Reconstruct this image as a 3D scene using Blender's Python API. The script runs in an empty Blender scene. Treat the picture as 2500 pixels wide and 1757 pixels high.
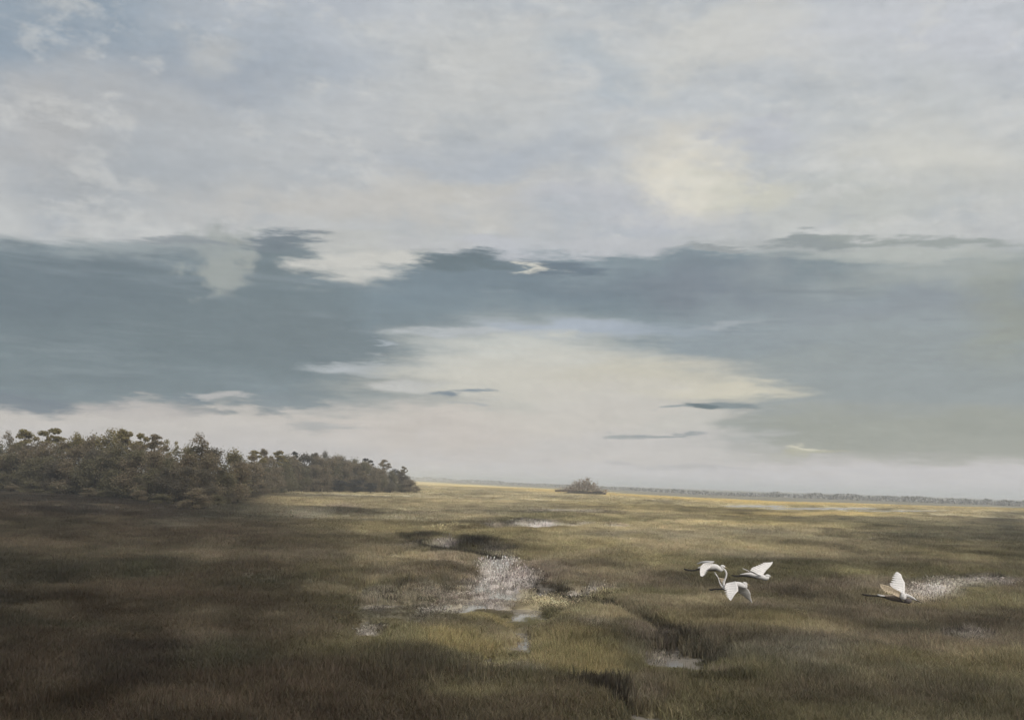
import bpy, bmesh, math, random
import numpy as np
from mathutils import Matrix, Vector

random.seed(7)
rng = np.random.default_rng(11)
scene = bpy.context.scene
COL = scene.collection

# ------------------------------------------------------------------ camera
IW, IH, F = 2500.0, 1757.0, 2430.0          # photograph size and focal length in its pixels
EYE = 5.0
PITCH, ROLL = math.radians(6.97), math.radians(1.91)
CAM_R = Matrix.Rotation(math.pi / 2 + PITCH, 3, 'X') @ Matrix.Rotation(ROLL, 3, 'Z')
cd = bpy.data.cameras.new('camera')
cd.sensor_width = 36.0
cd.lens = 36.0 * F / IW
cd.clip_start, cd.clip_end = 0.1, 60000
cam = bpy.data.objects.new('camera', cd)
COL.objects.link(cam)
cam.matrix_world = Matrix.Translation((0, 0, EYE)) @ CAM_R.to_4x4()
scene.camera = cam

def ray(px, py):
    return (CAM_R @ Vector(((px - IW / 2) / F, -(py - IH / 2) / F, -1))).normalized()

def azel(px, py):
    d = ray(px, py)
    return math.degrees(math.atan2(d.x, d.y)), math.degrees(math.asin(d.z))

def ground_at(px, py, z=0.0):
    d = ray(px, py)
    t = (z - EYE) / d.z
    return Vector((d.x * t, d.y * t, z))

RM = np.array(CAM_R)
def project(x, y, z):
    """ground points to photograph pixels (used to look up which plants grow where)"""
    v = np.stack([x, y, z - EYE], -1) @ RM
    w = np.where(v[..., 2] < -1e-3, v[..., 2], -1e-3)
    return IW / 2 - v[..., 0] / w * F, IH / 2 + v[..., 1] / w * F

# ------------------------------------------------------------------ light and sky
SUN_AZ, SUN_EL = math.radians(140), math.radians(42)     # from the right and a little behind, through thin cloud
scene.view_settings.view_transform = 'Standard'
scene.view_settings.look = 'None'
scene.view_settings.exposure = 0.0
scene.view_settings.gamma = 1.0

def lin(c):
    return tuple((v / 255 / 12.92) if v / 255 <= 0.04045 else ((v / 255 + 0.055) / 1.055) ** 2.4 for v in c)

def build_world():
    w = bpy.data.worlds.new('World')
    scene.world = w
    w.use_nodes = True
    nt = w.node_tree
    N, L = nt.nodes, nt.links
    N.clear()
    def new(t, **kw):
        n = N.new(t)
        for k, v in kw.items():
            setattr(n, k, v)
        return n
    def put(sock, v):
        if isinstance(v, bpy.types.NodeSocket):
            L.new(v, sock)
        else:
            sock.default_value = v
    def m(op, a, b=0.0, c=0.0):
        n = new('ShaderNodeMath', operation=op)
        put(n.inputs[0], a); put(n.inputs[1], b); put(n.inputs[2], c)
        return n.outputs[0]
    def vm(op, a, b=(0, 0, 0)):
        n = new('ShaderNodeVectorMath', operation=op)
        put(n.inputs[0], a); put(n.inputs[1], b)
        return n.outputs['Value'] if op == 'LENGTH' else n.outputs[0]
    def noise(vec, scale, detail=4.0, rough=0.55, col=False):
        n = new('ShaderNodeTexNoise')
        put(n.inputs['Vector'], vec)
        n.inputs['Scale'].default_value = scale
        n.inputs['Detail'].default_value = detail
        n.inputs['Roughness'].default_value = rough
        return n.outputs['Color' if col else 'Fac']
    def ramp(v, lo, hi, a=0.0, b=1.0):
        n = new('ShaderNodeMapRange', interpolation_type='SMOOTHSTEP')
        put(n.inputs[0], v)
        for i, q in enumerate((lo, hi, a, b)):
            put(n.inputs[1 + i], q)
        return n.outputs[0]
    def mix(f, a, b):
        n = new('ShaderNodeMix', data_type='RGBA')
        put(n.inputs[0], f); put(n.inputs[6], a); put(n.inputs[7], b)
        return n.outputs[2]
    def rgba(c):
        return (*lin(c), 1.0)
    tc = new('ShaderNodeTexCoord')
    D = vm('NORMALIZE', tc.outputs['Generated'])
    sp = new('ShaderNodeSeparateXYZ'); L.new(D, sp.inputs[0])
    X, Y, Z = sp.outputs
    az = m('MULTIPLY', m('ARCTAN2', X, Y), 57.2958)
    el = m('MULTIPLY', m('ARCSINE', Z), 57.2958)
    # the cloud decks lie a touch askew to the horizon
    KT = 57.2958 * math.tan(ROLL)
    horiz = vm('NORMALIZE', vm('MULTIPLY', D, (1, 1, 0)))
    sh = new('ShaderNodeSeparateXYZ'); L.new(horiz, sh.inputs[0])
    # a straight bank of cloud across the view: its edge sinks towards both sides
    v = m('SUBTRACT', m('DIVIDE', el, m('MAXIMUM', sh.outputs[1], 0.8)), m('MULTIPLY', sh.outputs[0], KT))
    # warps: broad soft billows and fine horizontal streaks
    d1 = vm('MULTIPLY', D, (1, 1, 2.0))
    d2 = vm('MULTIPLY', D, (1, 1, 6.0))
    n1 = vm('SUBTRACT', noise(d1, 7, 5, 0.6, True), (0.5, 0.5, 0.5))
    n2 = vm('SUBTRACT', noise(d2, 10, 6, 0.65, True), (0.5, 0.5, 0.5))
    cv = new('ShaderNodeCombineXYZ'); L.new(az, cv.inputs[0]); L.new(v, cv.inputs[1])
    base = cv.outputs[0]
    soft = vm('ADD', base, vm('MULTIPLY', n1, (13, 8, 0)))
    streak = vm('ADD', base, vm('ADD', vm('MULTIPLY', n2, (12, 2.4, 0)), vm('MULTIPLY', n1, (2.0, 1.4, 0))))
    def av(px, py):
        a, e = azel(px, py)
        return a, e / max(math.cos(math.radians(a)), 0.8) - KT * math.sin(math.radians(a))
    def feat(acc, px, py, rx, ry, col, s=0.6, k=1.0, kind='soft'):
        a, e = av(px, py)
        ra = rx / F * 57.3 * 0.97
        re = ry / F * 57.3 * 0.97
        f = soft if kind == 'soft' else streak
        q = vm('MULTIPLY', vm('SUBTRACT', f, (a, e, 0)), (1 / ra, 1 / re, 0))
        msk = ramp(vm('LENGTH', q), 1 + s, max(0.0, 1 - s), 0.0, k)
        return mix(msk, acc, rgba(col))
    vs = new('ShaderNodeSeparateXYZ'); L.new(soft, vs.inputs[0])
    vt = new('ShaderNodeSeparateXYZ'); L.new(streak, vt.inputs[0])
    V = lambda py: av(1250, py)[1]
    # ---- the high pale cloud sheet
    hi = mix(ramp(vs.outputs[1], V(620), V(60)), rgba((180, 182, 182)), rgba((176, 182, 188)))
    hi = mix(ramp(noise(d1, 5.0, 5, 0.6), 0.42, 0.66, 0.0, 0.55), hi, rgba((194, 195, 193)))
    hi = mix(ramp(noise(vm('ADD', d1, (7.3, 1.1, 4.2)), 6.0, 5, 0.6), 0.46, 0.68, 0.0, 0.6), hi, rgba((158, 166, 176)))
    for a in [
        (250, 110, 460, 200, (148, 158, 168), 0.7, 0.8),
        (40, 20, 260, 150, (133, 147, 160), 0.8, 0.8),
        (520, 185, 190, 60, (150, 158, 168), 0.7, 0.6),
        (470, 130, 60, 40, (176, 178, 178), 0.8, 0.8),
        (760, 30, 300, 60, (176, 181, 188), 0.8, 0.7),
        (200, 330, 330, 120, (173, 173, 172), 0.8, 0.85),
        (540, 420, 250, 110, (157, 163, 168), 0.8, 0.7),
        (180, 470, 200, 80, (160, 164, 167), 0.8, 0.6),
        (880, 360, 330, 150, (180, 182, 183), 0.9, 0.8),
        (820, 520, 330, 60, (186, 184, 179), 0.8, 0.8),
        (1190, 500, 230, 70, (190, 187, 179), 0.8, 0.7),
        (1330, 390, 260, 50, (166, 172, 179), 0.8, 0.7),
        (1190, 180, 200, 110, (188, 188, 184), 0.9, 0.6),
        (1520, 165, 190, 32, (169, 177, 183), 0.8, 0.7),
        (1790, 100, 260, 70, (197, 196, 190), 0.8, 0.8),
        (1880, 250, 360, 70, (180, 184, 187), 0.8, 0.8),
        (2330, 90, 330, 130, (193, 195, 199), 0.9, 0.8),
        (2220, 250, 250, 90, (187, 189, 186), 0.9, 0.6),
        (1660, 380, 110, 110, (199, 196, 187), 0.7, 0.75),
        (1710, 450, 130, 70, (210, 206, 194), 0.6, 0.95),
        (1830, 470, 120, 44, (202, 200, 188), 0.6, 0.8),
        (1850, 470, 60, 26, (203, 200, 182), 0.9, 0.4),
        (1850, 350, 100, 22, (178, 181, 187), 0.8, 0.7),
        (2330, 400, 220, 80, (198, 197, 189), 0.9, 0.8),
        (2080, 500, 260, 60, (182, 184, 178), 0.9, 0.7),
        (1520, 520, 230, 50, (182, 184, 188), 0.9, 0.8),
    ]:
        hi = feat(hi, *a)
    # broken mottling of the sheet: thicker grey and thinner pale places
    hi = mix(ramp(noise(vm('ADD', d1, (2.1, 5.7, 0.4)), 13.0, 6, 0.66), 0.50, 0.68, 0.0, 0.38), hi, rgba((163, 169, 174)))
    hi = mix(ramp(noise(vm('ADD', d1, (9.1, 3.7, 6.4)), 16.0, 6, 0.66), 0.50, 0.68, 0.0, 0.50), hi, rgba((199, 199, 196)))
    # ---- the pale light under the slate deck
    lo = mix(ramp(vt.outputs[1], V(1180), V(960)), rgba((189, 186, 186)), rgba((191, 186, 179)))
    lo = feat(lo, 1250, 1020, 330, 60, (192, 184, 176), 0.9, 0.6)
    # ---- the slate deck
    sl = mix(ramp(noise(d1, 3.5, 3, 0.5), 0.35, 0.65), rgba((117, 130, 135)), rgba((132, 144, 150)))
    for a in [
        (420, 780, 720, 220, (110, 121, 125), 0.7, 0.85),
        (120, 680, 300, 90, (103, 114, 121), 0.8, 0.6),
        (760, 820, 260, 60, (112, 122, 126), 0.9, 0.6),
        (980, 740, 170, 60, (124, 138, 146), 0.9, 0.7),
        (1330, 690, 420, 60, (114, 127, 135), 0.8, 0.9),
        (1720, 690, 220, 60, (116, 123, 131), 0.9, 0.8),
        (1800, 640, 260, 50, (122, 131, 139), 0.9, 0.7),
        (1950, 830, 330, 110, (140, 149, 154), 0.9, 0.9),
        (2330, 860, 330, 220, (145, 152, 153), 0.9, 0.9),
        (2250, 740, 260, 60, (136, 143, 149), 0.9, 0.7),
        (2330, 640, 300, 55, (160, 165, 162), 0.8, 0.85),
        (2080, 1000, 420, 80, (150, 155, 148), 0.8, 0.9),
        (2250, 1060, 420, 60, (152, 153, 138), 0.8, 0.9),
        (2480, 900, 90, 260, (146, 148, 134), 0.9, 0.6),
    ]:
        sl = feat(sl, *a)
    # streaks drawn out along the deck
    dst = vm('MULTIPLY', D, (1, 1, 11.0))
    sl = mix(ramp(noise(dst, 5.0, 6, 0.62), 0.52, 0.74, 0.0, 0.32), sl, rgba((148, 158, 163)))
    sl = mix(ramp(noise(vm('ADD', dst, (4.4, 1.7, 3.0)), 6.0, 6, 0.62), 0.52, 0.74, 0.0, 0.32), sl, rgba((99, 110, 116)))
    edge_top = ramp(vt.outputs[1], V(580), V(620))
    c = mix(edge_top, hi, sl)
    edge_bot = ramp(vt.outputs[1], V(962), V(1014))
    c2 = mix(edge_bot, c, lo)
    for a in [
        # lower reach of the deck on the right
        (2200, 980, 520, 120, (143, 150, 151), 0.4, 0.9, 'streak'),
        (2330, 1066, 560, 66, (150, 153, 145), 0.4, 0.9, 'streak'),
        (1760, 1075, 170, 40, (150, 155, 153), 0.6, 0.8, 'streak'),
        # torn upper edge
        (1800, 590, 760, 16, (170, 173, 172), 0.8, 0.6, 'streak'),
        (525, 625, 52, 66, (152, 157, 154), 0.45, 0.95, 'soft'),
        (340, 608, 180, 22, (146, 154, 156), 0.7, 0.8, 'streak'),
        (865, 640, 135, 46, (194, 193, 187), 0.5, 1.0, 'streak'),
        (850, 600, 120, 24, (180, 181, 178), 0.5, 0.9, 'streak'),
        (1060, 606, 160, 18, (184, 185, 185), 0.5, 0.9, 'streak'),
        (1290, 648, 42, 20, (198, 196, 186), 0.5, 1.0, 'streak'),
        (1230, 606, 120, 26, (184, 186, 190), 0.5, 0.9, 'streak'),
        (1500, 595, 180, 22, (182, 184, 187), 0.5, 0.9, 'streak'),
        (2230, 618, 260, 18, (176, 179, 174), 0.7, 0.8, 'streak'),
        (660, 594, 105, 20, (113, 123, 129), 0.5, 0.95, 'streak'),
        (430, 584, 80, 12, (133, 140, 144), 0.6, 0.8, 'streak'),
        (1110, 645, 110, 20, (105, 117, 122), 0.5, 0.95, 'streak'),
        (1360, 648, 70, 22, (106, 118, 127), 0.5, 0.95, 'streak'),
        (1760, 601, 85, 8, (146, 151, 152), 0.5, 0.9, 'streak'),
        (2000, 588, 120, 14, (135, 142, 143), 0.5, 0.9, 'streak'),
        (2300, 588, 240, 10, (146, 152, 149), 0.6, 0.85, 'streak'),
        # the opening in the middle
        (1290, 872, 265, 76, (190, 191, 185), 0.75, 1.0, 'streak'),
        (1400, 806, 260, 20, (160, 169, 180), 0.7, 0.85, 'streak'),
        (1350, 935, 400, 62, (194, 191, 181), 0.7, 1.0, 'streak'),
        (1580, 925, 180, 42, (190, 186, 172), 0.8, 0.9, 'streak'),
        (1750, 960, 150, 24, (200, 195, 178), 0.7, 0.95, 'streak'),
        (1130, 815, 110, 7, (176, 180, 182), 0.9, 0.8, 'streak'),
        (1480, 1010, 250, 64, (193, 189, 182), 0.7, 0.95, 'streak'),
        (1640, 1030, 130, 22, (186, 184, 178), 0.5, 0.85, 'streak'),
        (1560, 1090, 330, 40, (190, 187, 184), 0.5, 0.9, 'streak'),
        (860, 896, 110, 13, (172, 177, 180), 0.9, 0.9, 'streak'),
        (900, 838, 60, 6, (164, 171, 177), 0.9, 0.8, 'streak'),
        (1000, 945, 70, 20, (184, 184, 181), 0.6, 0.9, 'streak'),
        (1800, 795, 90, 8, (160, 166, 170), 0.6, 0.7, 'streak'),
        # ragged lower edge on the left
        (100, 985, 130, 24, (110, 121, 130), 0.5, 0.9, 'streak'),
        (440, 985, 75, 26, (118, 129, 135), 0.5, 0.95, 'streak'),
        (690, 980, 70, 28, (124, 134, 139), 0.5, 0.9, 'streak'),
        (520, 966, 60, 9, (180, 178, 176), 0.6, 0.8, 'streak'),
        (330, 1000, 110, 22, (182, 177, 173), 0.6, 0.8, 'streak'),
        (800, 1032, 90, 12, (160, 162, 162), 0.7, 0.8, 'streak'),
        # small dark scraps
        (1110, 962, 55, 9, (120, 132, 142), 0.6, 0.95, 'streak'),
        (1150, 990, 50, 4, (164, 167, 167), 0.7, 0.8, 'streak'),
        (1690, 1002, 62, 11, (98, 112, 117), 0.5, 1.0, 'streak'),
        (1790, 1000, 60, 9, (118, 130, 134), 0.6, 0.85, 'streak'),
        (1600, 1000, 60, 5, (132, 142, 146), 0.6, 0.8, 'streak'),
        (1520, 1066, 60, 7, (146, 152, 153), 0.6, 0.85, 'streak'),
        (1620, 1066, 50, 6, (140, 147, 150), 0.6, 0.85, 'streak'),
        (1500, 1134, 50, 4, (162, 162, 163), 0.6, 0.8, 'streak'),
        (1690, 1138, 110, 6, (160, 161, 161), 0.6, 0.8, 'streak'),
        (2005, 1094, 34, 6, (198, 195, 178), 0.6, 1.0, 'streak'),
        (2005, 1104, 80, 6, (172, 171, 152), 0.7, 0.8, 'streak'),
    ]:
        c2 = feat(c2, *a)
    hz = ramp(vt.outputs[1], V(1124), V(1152))
    c2 = mix(hz, c2, rgba((192, 190, 191)))
    # fine mottling over all of it
    g = noise(vm('MULTIPLY', D, (1, 1, 2.5)), 38, 5, 0.65)
    g2 = noise(vm('MULTIPLY', D, (1, 1, 5)), 16, 5, 0.6)
    gain = m('ADD', m('MULTIPLY', m('SUBTRACT', g, 0.5), 0.20), m('MULTIPLY', m('SUBTRACT', g2, 0.5), 0.20))
    g3 = noise(vm('MULTIPLY', D, (1, 1, 1.6)), 120, 3, 0.6)
    gain = m('ADD', gain, m('MULTIPLY', m('SUBTRACT', g3, 0.5), 0.10))
    gain = m('ADD', gain, 1.0)
    c2 = vm('MULTIPLY', c2, gain)
    # below the horizon
    c2 = mix(ramp(el, -0.5, -4.0), c2, rgba((95, 90, 75)))
    sky = new('ShaderNodeTexSky', sky_type='NISHITA', sun_disc=False)
    sky.sun_elevation = SUN_EL
    sky.sun_rotation = SUN_AZ
    sky.air_density, sky.dust_density = 1.0, 2.0
    b1 = new('ShaderNodeBackground'); L.new(sky.outputs[0], b1.inputs[0]); b1.inputs[1].default_value = 0.07
    b2 = new('ShaderNodeBackground'); L.new(c2, b2.inputs[0]); b2.inputs[1].default_value = 1.13
    ms = new('ShaderNodeMixShader')
    ms.inputs[0].default_value = 0.95
    L.new(b1.outputs[0], ms.inputs[1]); L.new(b2.outputs[0], ms.inputs[2])
    o = new('ShaderNodeOutputWorld'); L.new(ms.outputs[0], o.inputs[0])
build_world()
scene.world.cycles.sampling_method = 'MANUAL'
scene.world.cycles.sample_map_resolution = 128

sd = bpy.data.lights.new('sun', 'SUN')
sd.energy, sd.angle, sd.color = 3.0, math.radians(10), (1.0, 0.95, 0.86)
sun = bpy.data.objects.new('sun', sd)
COL.objects.link(sun)
sdir = Vector((math.sin(SUN_AZ) * math.cos(SUN_EL), math.cos(SUN_AZ) * math.cos(SUN_EL), math.sin(SUN_EL)))
sun.rotation_euler = sdir.to_track_quat('Z', 'Y').to_euler()
scene.cycles.use_denoising = True
scene.cycles.use_adaptive_sampling = True
scene.cycles.adaptive_threshold = 0.03
scene.cycles.adaptive_min_samples = 8
scene.cycles.max_bounces = 5
scene.cycles.diffuse_bounces = 2
scene.cycles.transmission_bounces = 3
scene.cycles.volume_bounces = 1

# ------------------------------------------------------------------ helpers
def tag(o, label=None, cat=None, group=None, kind=None):
    for k, q in (('label', label), ('category', cat), ('group', group), ('kind', kind)):
        if q:
            o[k] = q
    return o

def link(name, mesh, mat=None, parent=None):
    o = bpy.data.objects.new(name, mesh)
    if mat is not None and mesh is not None and not mesh.materials:
        mesh.materials.append(mat)
    COL.objects.link(o)
    if parent is not None:
        o.parent = parent
    return o

def mesh_np(name, V, Fq, smooth=False):
    """fast mesh from vertex array and an (n,3) or (n,4) face array"""
    me = bpy.data.meshes.new(name)
    V = np.asarray(V, np.float32); Fq = np.asarray(Fq, np.int32)
    k = Fq.shape[1]
    me.vertices.add(len(V)); me.vertices.foreach_set('co', V.ravel())
    me.loops.add(Fq.size); me.loops.foreach_set('vertex_index', Fq.ravel())
    me.polygons.add(len(Fq))
    me.polygons.foreach_set('loop_start', np.arange(0, Fq.size, k, dtype=np.int32))
    if smooth:
        me.polygons.foreach_set('use_smooth', np.ones(len(Fq), bool))
    me.update(calc_edges=True)
    return me

def _hash(ix, iy, seed):
    h = (ix.astype(np.int64) * 374761393 + iy.astype(np.int64) * 668265263 + seed * 974634541) & 0x7fffffff
    h = ((h ^ (h >> 13)) * 1274126177) & 0x7fffffff
    return ((h ^ (h >> 16)) & 0xffff) / 65535.0

def vnoise(x, y, seed=0):
    ix, iy = np.floor(x), np.floor(y)
    fx, fy = x - ix, y - iy
    fx, fy = fx * fx * (3 - 2 * fx), fy * fy * (3 - 2 * fy)
    a, b = _hash(ix, iy, seed), _hash(ix + 1, iy, seed)
    c, d = _hash(ix, iy + 1, seed), _hash(ix + 1, iy + 1, seed)
    return (a * (1 - fx) + b * fx) * (1 - fy) + (c * (1 - fx) + d * fx) * fy

def fbm(x, y, seed=0, oct=4):
    s, a, t = 0.0, 0.5, 0.0
    for i in range(oct):
        s = s + a * vnoise(x * 2 ** i, y * 2 ** i, seed + i * 17)
        t += a; a *= 0.55
    return s / t

def sstep(a, b, x):
    t = np.clip((x - a) / (b - a), 0, 1)
    return t * t * (3 - 2 * t)

def mat_nodes(name):
    m_ = bpy.data.materials.new(name)
    m_.use_nodes = True
    nt = m_.node_tree
    nt.nodes.clear()
    out = nt.nodes.new('ShaderNodeOutputMaterial')
    return m_, nt, out

def plant_material(name, source, rough=0.85, translucent=0.25, jitter=0.35):
    """leaf or blade: colour from an attribute ('INSTANCER'/'GEOMETRY') or a tuple, varied piece by piece"""
    m_, nt, out = mat_nodes(name)
    N, L = nt.nodes, nt.links
    if isinstance(source, tuple):
        c = N.new('ShaderNodeRGB'); c.outputs[0].default_value = (*source, 1); csock = c.outputs[0]
        oi = N.new('ShaderNodeNewGeometry'); rnd = oi.outputs['Random Per Island']
    else:
        a = N.new('ShaderNodeAttribute'); a.attribute_name = 'tint'; a.attribute_type = source
        csock = a.outputs['Color']
        oi = N.new('ShaderNodeNewGeometry'); rnd = oi.outputs['Random Per Island']
    mr = N.new('ShaderNodeMapRange'); L.new(rnd, mr.inputs[0])
    mr.inputs[3].default_value = 1 - jitter; mr.inputs[4].default_value = 1 + jitter
    hs = N.new('ShaderNodeHueSaturation')
    hr = N.new('ShaderNodeMapRange'); 
    wn = N.new('ShaderNodeTexWhiteNoise'); wn.noise_dimensions = '1D'; L.new(rnd, wn.inputs['W'])
    L.new(wn.outputs['Value'], hr.inputs[0]); hr.inputs[3].default_value = 0.482; hr.inputs[4].default_value = 0.518
    L.new(hr.outputs[0], hs.inputs['Hue']); L.new(mr.outputs[0], hs.inputs['Value']); L.new(csock, hs.inputs['Color'])
    d = N.new('ShaderNodeBsdfDiffuse'); L.new(hs.outputs[0], d.inputs[0])
    t = N.new('ShaderNodeBsdfTranslucent'); L.new(hs.outputs[0], t.inputs[0])
    mx = N.new('ShaderNodeMixShader'); mx.inputs[0].default_value = translucent
    L.new(d.outputs[0], mx.inputs[1]); L.new(t.outputs[0], mx.inputs[2])
    L.new(mx.outputs[0], out.inputs[0])
    return m_

def simple_material(name, col, rough=0.6, var=0.15, scale=8.0, spec=0.3):
    m_, nt, out = mat_nodes(name)
    N, L = nt.nodes, nt.links
    p = N.new('ShaderNodeBsdfPrincipled')
    tc = N.new('ShaderNodeTexCoord')
    n = N.new('ShaderNodeTexNoise'); n.inputs['Scale'].default_value = scale; n.inputs['Detail'].default_value = 4
    L.new(tc.outputs['Object'], n.inputs['Vector'])
    r = N.new('ShaderNodeMapRange'); L.new(n.outputs['Fac'], r.inputs[0])
    r.inputs[1].default_value, r.inputs[2].default_value = 0.3, 0.7
    r.inputs[3].default_value, r.inputs[4].default_value = 1 - var, 1 + var
    vm = N.new('ShaderNodeVectorMath'); vm.operation = 'SCALE'; vm.inputs[0].default_value = col
    L.new(r.outputs[0], vm.inputs['Scale'])
    L.new(vm.outputs[0], p.inputs['Base Color'])
    p.inputs['Roughness'].default_value = rough
    p.inputs['Specular IOR Level'].default_value = spec
    L.new(p.outputs[0], out.inputs[0])
    return m_

# ------------------------------------------------------------------ where what grows; plant colours carry the ground's light and shade
PLANT = {
    'shade_heath':  (0.056, 0.047, 0.037), 'shade_rust':  (0.096, 0.075, 0.053), 'moss': (0.074, 0.070, 0.046),
    'brown':  (0.192, 0.159, 0.112), 'tawny': (0.455, 0.385, 0.245), 'olive': (0.228, 0.203, 0.116),
    'sedge':  (0.360, 0.300, 0.155), 'sunlit_straw': (0.740, 0.580, 0.270), 'reed':  (0.700, 0.630, 0.590),
    'pale':   (0.640, 0.560, 0.360), 'grey':   (0.260, 0.238, 0.186), 'shade_rush':  (0.042, 0.037, 0.030), 'pink':  (0.380, 0.310, 0.245),
}
def strip_py(px):
    return np.interp(px, [-600, 900, 1020, 1340, 1700, 1900, 2400, 3200], [1158, 1170, 1176, 1193, 1215, 1224, 1238, 1262])

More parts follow.
